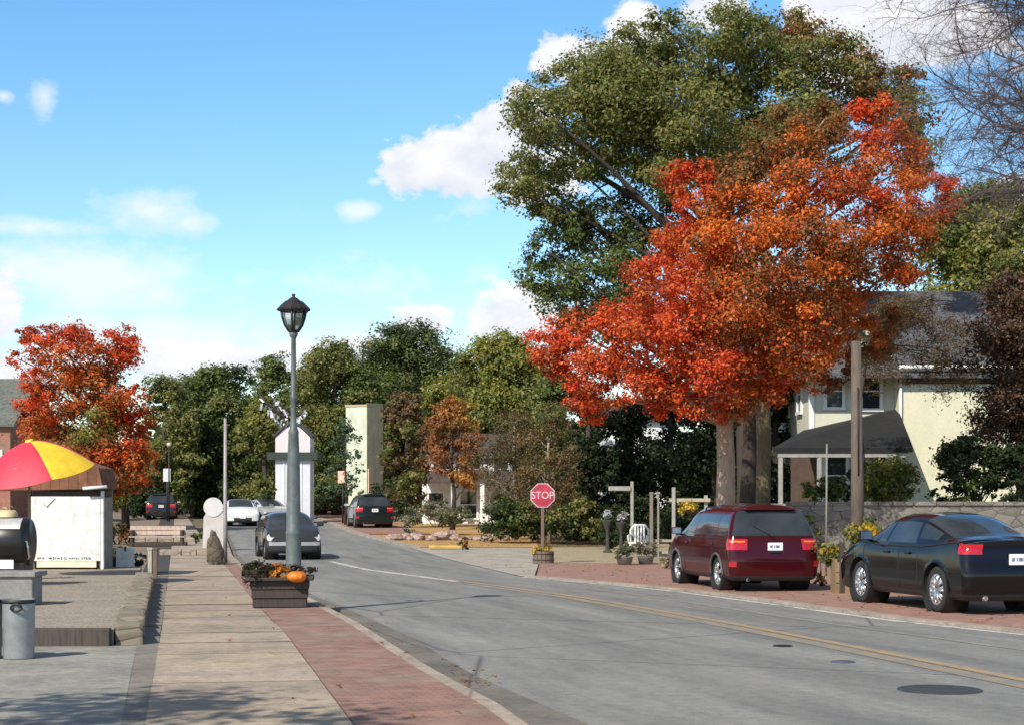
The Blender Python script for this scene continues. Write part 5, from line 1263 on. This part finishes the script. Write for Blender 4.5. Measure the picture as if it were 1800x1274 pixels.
# ------------------------------------------------------------------ houses
def gable_roof(m, x0, x1, y0, y1, ze, zr, ov=.35, th=.14, axis='X'):
    """two sloping slabs; ridge along axis"""
    if axis == 'X':
        ym = (y0 + y1) / 2; k = (zr - ze) / (ym - y0)
        for s, ya in ((-1, y0), (1, y1)):
            ye = ya + s * ov; zo = ze - k * ov
            m.add([(x0 - ov, ye, zo), (x1 + ov, ye, zo), (x1 + ov, ym, zr), (x0 - ov, ym, zr), (x0 - ov, ye, zo - th), (x1 + ov, ye, zo - th), (x1 + ov, ym, zr - th), (x0 - ov, ym, zr - th)], [(0, 1, 2, 3), (7, 6, 5, 4), (0, 4, 5, 1), (0, 3, 7, 4), (1, 5, 6, 2), (2, 6, 7, 3)])
    else:
        xm = (x0 + x1) / 2; k = (zr - ze) / (xm - x0)
        for s, xa in ((-1, x0), (1, x1)):
            xe = xa + s * ov; zo = ze - k * ov
            m.add([(xe, y0 - ov, zo), (xe, y1 + ov, zo), (xm, y1 + ov, zr), (xm, y0 - ov, zr), (xe, y0 - ov, zo - th), (xe, y1 + ov, zo - th), (xm, y1 + ov, zr - th), (xm, y0 - ov, zr - th)], [(0, 1, 2, 3), (7, 6, 5, 4), (0, 4, 5, 1), (0, 3, 7, 4), (1, 5, 6, 2), (2, 6, 7, 3)])
def window(parent, x, y, z, w_, h, trim, facing='S', bars=True):
    """sash window on a wall facing the street (S) or left (W)"""
    m = MB(); b = .11
    def bx(cx, cz, dx, dz, off, dep):
        if facing == 'S': m.box((x + cx, y - off, z + cz), (dx, dep, dz))
        else: m.box((x - off, y + cx, z + cz), (dep, dx, dz))
    bx(0, h / 2 + b / 2, w_ + 2 * b, b, .03, .08); bx(0, -h / 2 - b / 2, w_ + 2 * b + .06, b, .04, .12)
    bx(-w_ / 2 - b / 2, 0, b, h, .03, .08); bx(w_ / 2 + b / 2, 0, b, h, .03, .08); bx(0, 0, w_, .05, .02, .05)
    f = m.build('window', trim, parent); m = MB()
    if facing == 'S': m.box((x, y - .008, z), (w_, .012, h))
    else: m.box((x - .008, y, z), (.012, w_, h))
    m.build('pane', M_glass, f)
M_cream = clapmat('cream clapboard', (.74, .71, .52), .15); M_creamd = clapmat('pale cream boards', (.66, .65, .52), .14); M_wtrim = plain('white trim paint', (.78, .78, .76), .5, 0, .12, 4, .05)
M_shg = shinglemat('grey shingle', (.105, .105, .115)); M_shd = shinglemat('dark porch shingle', (.017, .017, .018)); M_brown = plain('brown door and soffit shade', (.09, .055, .04), .7, 0, .3, 4)
Yh = 61.0; X = lambda px, y=Yh: at(px, 0, y)[0]; Z = lambda py, y=Yh: at(0, py, y)[2]
gh = 1.41
t = thing('cream_house', 'two storey cream house with grey roof and dark porch', 'house', (X(1600), Yh, gh)); ox, oy, oz = X(1600), Yh, gh
xa, xb, xc = X(1428) - ox, X(1580) - ox, X(1760) - ox + 4.5
zt = Z(648) - oz
m = MB(); m.box(((xb + xc) / 2, 4.2, zt / 2), (xc - xb, 8.4, zt)); m.build('wall', M_cream, t)
m = MB(); zl = Z(640) - oz; m.box(((xa + xb) / 2, 4.4, zl / 2), (xb - xa - .01, 7.4, zl)); 
xm = (xa + xb) / 2; m.prism([(xa, zl + .002), (xb, zl + .002), (xm, zl + 1.55)], .7, 8.1); m.build('wing_wall', M_creamd, t)
m = MB(); gable_roof(m, xb - 3.2, xc, 0, 8.4, zt + .12, Z(512, Yh + 4.2) - oz, .45); m.build('roof', M_shg, t)
m = MB(); gable_roof(m, xa, xb, .7, 8.1, zl + .03, zl + 1.62, .45, axis='Y'); m.build('wing_roof', M_shg, t)
MB().box(((xb + xc) / 2, -.03, zt - .28), (xc - xb + .1, .05, .52)).build('soffit_shade_band', M_brown, t)  # dark brown strip on the wall, painted in as soffit shadow
MB().tube([(xb - .1, -.50, zt + .02), (xc + .3, -.50, zt + .02)], .075, 8).build('gutter_pipe', M_wtrim, t)
MB().tube([(xb + .05, -.08, zt), (xb + .05, -.08, 0.05)], .05, 8).build('downpipe', M_wtrim, t)
m = MB(); m.box((xa + .09, .69, zl / 2), (.2, .06, zl - .01)); m.box((xa - .05, .5, zl - .06), (.5, .5, .2), bev=.02); m.build('corner_board', M_wtrim, t)
m = MB(); k = math.atan2(1.55, xm - xa)
m.tube([(xa - .45, .24, zl - .35), (xm, .24, zl + 1.62)], .10, 6); m.tube([(xb + .3, .24, zl - .25), (xm, .24, zl + 1.62)], .10, 6); m.build('bargeboard', M_creamd, t)
zw = Z(685) - oz
window(t, X(1473) - ox, .70, zw, .55, 1.15, M_wtrim); window(t, X(1538) - ox, .70, zw, .62, 1.25, M_wtrim)
window(t, X(1476) - ox, .70, Z(835) - oz, .7, 1.3, M_wtrim); window(t, X(1545) - ox, .70, Z(835) - oz, .8, 1.3, M_wtrim)
window(t, xa, 2.6, zw, .8, 1.3, M_wtrim, 'W'); window(t, xa, 5.4, zw, .8, 1.3, M_wtrim, 'W')
# porch: sloping dark roof on thin posts
yp0 = -4.6; xl, xr = X(1360, Yh + yp0) - ox, X(1590, Yh + yp0 + 1.2) - ox
zlo, zhi = Z(786, Yh + yp0) - oz, Z(716) - oz
m = MB()
T4 = [(xl, yp0, zlo), (xr, yp0, zlo), (xb + .12, .66, zhi), (xa - .2, .66, zlo + .5 * (zhi - zlo))]
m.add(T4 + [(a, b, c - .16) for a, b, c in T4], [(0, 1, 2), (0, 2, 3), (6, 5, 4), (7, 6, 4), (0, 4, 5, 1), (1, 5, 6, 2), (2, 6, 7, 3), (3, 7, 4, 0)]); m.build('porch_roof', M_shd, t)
MB().box(((xl + xr) / 2, yp0 + .12, zlo - .24), (xr - xl - .3, .14, .16)).build('porch_beam', plain('shade darkened porch trim', (.34, .33, .30), .7, 0, .25, 4), t)  # white porch trim, its colour darkened for the shade under the roof
for px in (1372, 1440, 1500, 1572):
    xp = X(px, Yh + yp0 + .12) - ox; MB().box((xp, yp0 + .12, (zlo - .33) / 2), (.14, .13, zlo - .33), bev=.01).build('porch_post', _mc['shade darkened porch trim'], t)
MB().box(((xl + xb) / 2, (yp0 + .6) / 2, .1), (xb - xl, .6 - yp0, .2)).build('porch_floor', plain('grey porch boards', (.25, .24, .22), .8), t)
MB().box((X(1420) - ox, .67, 1.05), (1.0, .06, 2.1)).build('door', M_brown, t)

def small_house(name, label, px0, px1, pyt, y, wallm, roofm, depth=6, rise=1.6, wins=(), porch=0, axis='X', cat='house'):
    xa, xb = at(px0, 0, y)[0], at(px1, 0, y)[0]; g_ = gz(y); ze = at(0, pyt, y)[2] - g_; cx = (xa + xb) / 2; w_ = xb - xa
    t = thing(name, label, cat, (cx, y, g_)); m = MB(); m.box((0, depth / 2, ze / 2), (w_, depth, ze))
    if axis == 'Y': m.prism([(-w_ / 2, ze + .002), (w_ / 2, ze + .002), (0, ze + rise)], 0, depth)
    m.build('wall', wallm, t)
    m = MB(); gable_roof(m, -w_ / 2, w_ / 2, 0, depth, ze + .05, ze + rise + .07, .3, .12, axis); m.build('roof', roofm, t)
    for u, v, ww, hh in wins: window(t, (u - .5) * w_, 0, v * ze, ww, hh, M_wtrim)
    if porch:
        m = MB(); T4 = [(-w_ / 2, -porch, ze * .62), (w_ / 2, -porch, ze * .62), (w_ / 2, -.01, ze * .78), (-w_ / 2, -.01, ze * .78)]
        m.add(T4 + [(a, b, c - .12) for a, b, c in T4], [(0, 1, 2, 3), (7, 6, 5, 4), (0, 4, 5, 1), (1, 5, 6, 2), (2, 6, 7, 3), (3, 7, 4, 0)]); m.build('porch_roof', roofm, t)
        for k in range(4): MB().box((-w_ / 2 + .2 + k * (w_ - .4) / 3, -porch + .15, ze * .3), (.24, .24, ze * .6), bev=.02).build('porch_column', M_wtrim, t)
    return t
M_whc = clapmat('white clapboard', (.78, .78, .78), .14)
small_house('white_house', 'white house with porch columns behind the copper tree', 742, 905, 800, 96, M_whc, shinglemat('brown grey shingle', (.085, .07, .06)), 7, 1.3, ((.2, .8, .8, 1.1), (.55, .8, .8, 1.1), (.85, .8, .8, 1.1), (.15, .28, .8, 1.3), (.5, .28, .9, 1.5), (.82, .28, .8, 1.3)), 1.6)
small_house('white_cottage', 'white cottage glimpsed between the trees behind the white chair', 1062, 1190, 735, 92, M_whc, _mc['brown grey shingle'], 7, 1.2, ((.25, .7, .8, 1.2), (.7, .7, .8, 1.2), (.3, .25, .8, 1.3)))
small_house('brick_house', 'red brick house with grey green roof at the left edge', -140, 18, 742, 92, brickmat('house brick', (R(90), 0, 0), (.34, .12, .08), (.42, .17, .11), (.32, .26, .22), 4, True, True), shinglemat('grey green shingle', (.15, .165, .145)), 9, 2.6, ((.8, .6, .9, 1.3), (.5, .6, .9, 1.3)))
# white gabled tower with dark belt
y = 97; g_ = gz(y); xa, xb = at(484, 0, y)[0], at(545, 0, y)[0]; w_ = xb - xa; h1 = at(0, 768, y)[2] - g_; h2 = at(0, 744, y)[2] - g_; hb = at(0, 801, y)[2] - g_
t = thing('white_tower', 'narrow white gabled tower behind the street lamp', 'tower', ((xa + xb) / 2, y, g_))
MB().box((0, w_ / 2, hb / 2), (w_, w_, hb - .3)).build('lower_wall', clapmat('bluish white boards', (.70, .71, .76), .2), t)
MB().prism([(-w_ / 2, hb + .2), (w_ / 2, hb + .2), (w_ / 2, h1), (w_ * .22, h2 - .25), (0, h2), (-w_ * .22, h2 - .25), (-w_ / 2, h1)], 0, w_).build('upper_wall', clapmat('pinkish white boards', (.76, .68, .68), .2), t)
MB().box((0, w_ / 2, hb), (w_ + .9, w_ + .5, .42)).build('belt', plain('dark green belt', (.03, .045, .035), .7), t)
m = MB(); m.prism([(-w_ / 2 - .12, h1 - .02), (-w_ * .22, h2 - .2), (0, h2 + .06), (w_ * .22, h2 - .2), (w_ / 2 + .12, h1 - .02), (w_ / 2 + .1, h1 + .1), (w_ * .23, h2 - .06), (0, h2 + .2), (-w_ * .23, h2 - .06), (-w_ / 2 - .1, h1 + .1)], -.1, w_ + .1); m.build('roof', M_shg, t)
for k in (-1, 1): MB().box((k * w_ * .25, -.02, hb * .48), (.07, .05, hb - .5)).build('batten', M_wtrim, t)
# pale green and tan corner building
y = 108; g_ = gz(y); q = at(654, 0, y); t = thing('tan_building', 'tall flat topped building with pale green and tan sides', 'building', (q[0], y, g_), R(58)); t.scale = (.72, .72, 1); h = at(0, 714, y)[2] - g_
MB().box((-.02, 1.15, h / 2), (1.5, 2.3, h)).build('wall', plain('pale green render', (.58, .62, .48), .8, 0, .2, 1.5), t)
MB().box((.4, -.012, h / 2 + .1), (2.36, .03, h + .2)).build('tan_face', plain('tan render', (.62, .48, .29), .8, 0, .25, 1.5), t)
MB().box((-.3, -.08, 1.6), (.7, .1, 3.2)).build('peach_pillar', plain('peach render', (.72, .50, .36), .8, 0, .2, 2), t)
MB().box((0, 1.15, h + .05), (1.66, 2.4, .12)).build('parapet', plain('tan trim', (.50, .40, .26), .8), t)
# small signs on posts in the distance
def post_sign(px0, px1, py0, py1, pyb, y, name, label, mat, pm):
    g_ = gz(y); x = at((px0 + px1) / 2, 0, y)[0]; w_ = (px1 - px0) * y / F; za = at(0, py1, y)[2] - g_; zb = at(0, py0, y)[2] - g_
    t = thing(name, label, 'sign', (x, y, g_)); MB().tube([(0, .05, 0), (0, .05, zb)], .05, 8).build('post', pm, t)
    MB().box((0, -.02, (za + zb) / 2), (w_, .05, zb - za), bev=.02).build('panel', mat, t); return t
post_sign(594, 611, 827, 849, 890, 96, 'small_sign', 'small blank peach sign on a post beside the tan building', plain('peach sign', (.78, .55, .42), .6), M_trim)
t = post_sign(287, 300, 823, 846, 900, 100, 'notice_sign', 'small pale notice sign on a dark post behind the dark grey van', plain('pale grey sign', (.68, .72, .74), .5, 0, .3, 4), M_trim)
x, y = at(294, 0, 98)[0], 98; t = thing('globe_lamp', 'small pale globe lamp on a dark pole above the notice sign', 'lamp', (x + .1, y, gz(y))); zz = at(0, 781, y)[2] - gz(y)
MB().tube([(0, 0, 0), (0, 0, zz - .1)], .045, 8).build('pole', M_trim, t); MB().blob((0, 0, zz), (.13, .13, .13), 2, 0).build('globe', plain('globe glass', (.75, .62, .45), .3), t)
pole('bare_stake', 352, 815, 900, .06, 'dark thin pole among the far trees beside the white hatchback', M_trim, cat='pole')
pole('white_pipe', 705, 828, 893, .07, 'white upright pipe right of the dark van', M_wpo)
x = at(750, 0, 90)[0]

# ------------------------------------------------------------------ light, sky, camera
EL, AZ = R(41), math.atan2(-.55, -.83)           # direction towards the sun: behind us and to the left
sd = Vector((math.sin(AZ) * math.cos(EL), math.cos(AZ) * math.cos(EL), math.sin(EL)))
su = bpy.data.lights.new('sun', 'SUN'); su.energy = 5.0; su.angle = R(.53); su.color = (1, .93, .82)
so = bpy.data.objects.new('sun', su); col.objects.link(so); so.rotation_euler = sd.to_track_quat('Z', 'Y').to_euler(); so.location = sd * 60
wd = bpy.data.worlds.new('World'); sc.world = wd; wd.use_nodes = True; nt = wd.node_tree; nt.nodes.clear()
out = N(nt, 'ShaderNodeOutputWorld'); bg = N(nt, 'ShaderNodeBackground'); L(nt, bg.outputs[0], out.inputs[0])
sk = N(nt, 'ShaderNodeTexSky', sky_type='NISHITA'); sk.sun_disc = False; sk.sun_elevation = EL; sk.sun_rotation = AZ % (2 * PI)
sk.air_density = 1.0; sk.dust_density = .6; sk.ozone_density = 1.6; sk.altitude = 200
bg.inputs[1].default_value = .13
tc = N(nt, 'ShaderNodeTexCoord'); sp = N(nt, 'ShaderNodeSeparateXYZ'); L(nt, tc.outputs['Generated'], sp.inputs[0])
def M(op, a, b=None, clamp=False):
    n = N(nt, 'ShaderNodeMath', operation=op); n.use_clamp = clamp
    for i, v in enumerate((a, b)):
        if v is None: continue
        if hasattr(v, 'is_linked'): L(nt, v, n.inputs[i])
        else: n.inputs[i].default_value = v
    return n.outputs[0]
# clouds sit at bearings and heights on the celestial sphere: bearing a = atan2(x, y), height e = asin(z)
az = M('ARCTAN2', sp.outputs[0], sp.outputs[1]); el = M('ARCSINE', sp.outputs[2])
cmb = N(nt, 'ShaderNodeCombineXYZ'); L(nt, az, cmb.inputs[0]); L(nt, M('MULTIPLY', el, 1.5), cmb.inputs[1])
nb = N(nt, 'ShaderNodeTexNoise'); nb.inputs['Scale'].default_value = 34; nb.inputs['Detail'].default_value = 8; nb.inputs['Roughness'].default_value = .62; L(nt, cmb.outputs[0], nb.inputs['Vector'])
nl = N(nt, 'ShaderNodeTexNoise'); nl.inputs['Scale'].default_value = 9; nl.inputs['Detail'].default_value = 5; L(nt, cmb.outputs[0], nl.inputs['Vector'])
wob = M('ADD', M('MULTIPLY', M('SUBTRACT', nb.outputs[0], .5), 2.1), M('MULTIPLY', M('SUBTRACT', nl.outputs[0], .5), .9))
# (photo x, y of the centre, half width, half height, strength)
CL = [(800, 285, 130, 72, 1.0), (880, 235, 90, 70, 1.0), (720, 300, 60, 50, .9), (930, 310, 130, 60, .9), (700, 275, 34, 26, .6), (930, 190, 70, 50, .9), (1010, 110, 80, 55, .9), (1120, 60, 80, 60, .95), (1240, 20, 80, 40, .9),
      (1560, 20, 170, 110, 1.2), (1480, 60, 110, 110, 1.1), (1680, 60, 130, 80, .9),  (-20, 540, 70, 70, .8), (300, 632, 300, 40, .85), (60, 650, 200, 50, .75),
      (735, 565, 64, 40, .85), (900, 560, 90, 66, .95), (640, 620, 240, 34, .8), (1780, 360, 60, 80, .8), (1900, 100, 120, 120, .7)]
CL += [(px, py, w, h, s) for px, py, w, h, s in ((-900, 300, 420, 120, .9), (-1600, 150, 380, 160, .9), (-400, 420, 260, 60, .7), (2500, 200, 380, 140, .9), (3300, 350, 420, 100, .9), (5200, 200, 700, 200, .8), (-3600, 250, 700, 200, .8))]
SOFT = [(630, 372, 46, 26, 1.2), (660, 320, 20, 10, .8), (265, 372, 120, 52, 1.0), (330, 392, 90, 30, .8), (180, 490, 190, 80, 1.0), (60, 470, 120, 60, .8), (280, 520, 90, 60, .8), (250, 590, 330, 60, 1.0), (60, 400, 160, 22, .6), (80, 175, 34, 44, .7), (5, 170, 22, 14, .8), (640, 500, 240, 60, .35), (650, 610, 260, 50, .9), (860, 365, 120, 40, .5)]
def blobs(lst):
    dens = under = None
    for px, py, w_, h_, st in lst:
        a0 = math.atan((px - CX) / F) if abs(px - CX) < 2400 else (px - CX) / F; e0 = math.atan((HY - py) / F * math.cos(a0)) if abs(px - CX) < 2400 else (HY - py) / F
        dx = M('MULTIPLY', M('SUBTRACT', az, a0), F / w_); dy = M('MULTIPLY', M('SUBTRACT', el, e0), F / h_)
        d = M('SUBTRACT', 1.0, M('SQRT', M('ADD', M('MULTIPLY', dx, dx), M('MULTIPLY', dy, dy))))
        d = M('MULTIPLY', M('MAXIMUM', d, -.9), st)
        sh = M('MULTIPLY', M('MULTIPLY', M('ADD', M('MULTIPLY', dy, -1), -.1), .5, True), M('MULTIPLY', M('ADD', d, .5), 1.0, True))
        dens = d if dens is None else M('MAXIMUM', dens, d); under = sh if under is None else M('MAXIMUM', under, sh)
    return dens, under
dens, under = blobs(CL); dsoft, usoft = blobs(SOFT)
cov = ramp(nt, M('ADD', dens, M('MULTIPLY', wob, .75)), [(.06, (0,) * 3), (.15, (.5,) * 3), (.27, (.96,) * 3)])
csoft = ramp(nt, M('ADD', dsoft, M('MULTIPLY', wob, .8)), [(.08, (0,) * 3), (.36, (.3,) * 3), (.85, (.72,) * 3)])
hs = N(nt, 'ShaderNodeHueSaturation'); hs.inputs['Hue'].default_value = .4985; hs.inputs['Saturation'].default_value = 1.30; hs.inputs['Value'].default_value = 1.42; L(nt, sk.outputs[0], hs.inputs['Color'])
lum = ramp(nt, nb.outputs[0], [(.36, (6.0, 6.15, 6.6)), (.58, (7.3, 7.2, 7.2))])
cl_c = mixc(nt, M('MULTIPLY', under, 1.6, True), lum, (4.3, 4.75, 5.7))
fill_veil = ramp(nt, M('ADD', M('MULTIPLY', el, .9), M('MULTIPLY', M('SUBTRACT', nl.outputs[0], .5), .5)), [(.42, (0,) * 3), (.62, (.85,) * 3)])  # unseen overhead cloud layer, added to whiten the fill light
sky1 = mixc(nt, fill_veil, hs.outputs[0], (1.5, 1.45, 1.4))
sky2 = mixc(nt, csoft, sky1, mixc(nt, M('MULTIPLY', usoft, .7), (7.2, 7.3, 7.5), (4.9, 5.5, 6.6)))
L(nt, mixc(nt, cov, sky2, cl_c), bg.inputs[0])

cam = bpy.data.cameras.new('camera'); co = bpy.data.objects.new('camera', cam); col.objects.link(co); sc.camera = co
co.location = (0, 0, CZ); co.rotation_euler = (R(90), 0, 0); cam.sensor_width = 36; cam.lens = 36 * F / 1800; cam.shift_y = (HY - 637) / 1800; cam.clip_end = 4000; cam.clip_start = .1
vs_ = sc.view_settings; vs_.view_transform = 'Standard'; vs_.look = 'None'; vs_.exposure = .14; vs_.gamma = 1
sc.render.resolution_x = 1024; sc.render.resolution_y = 724
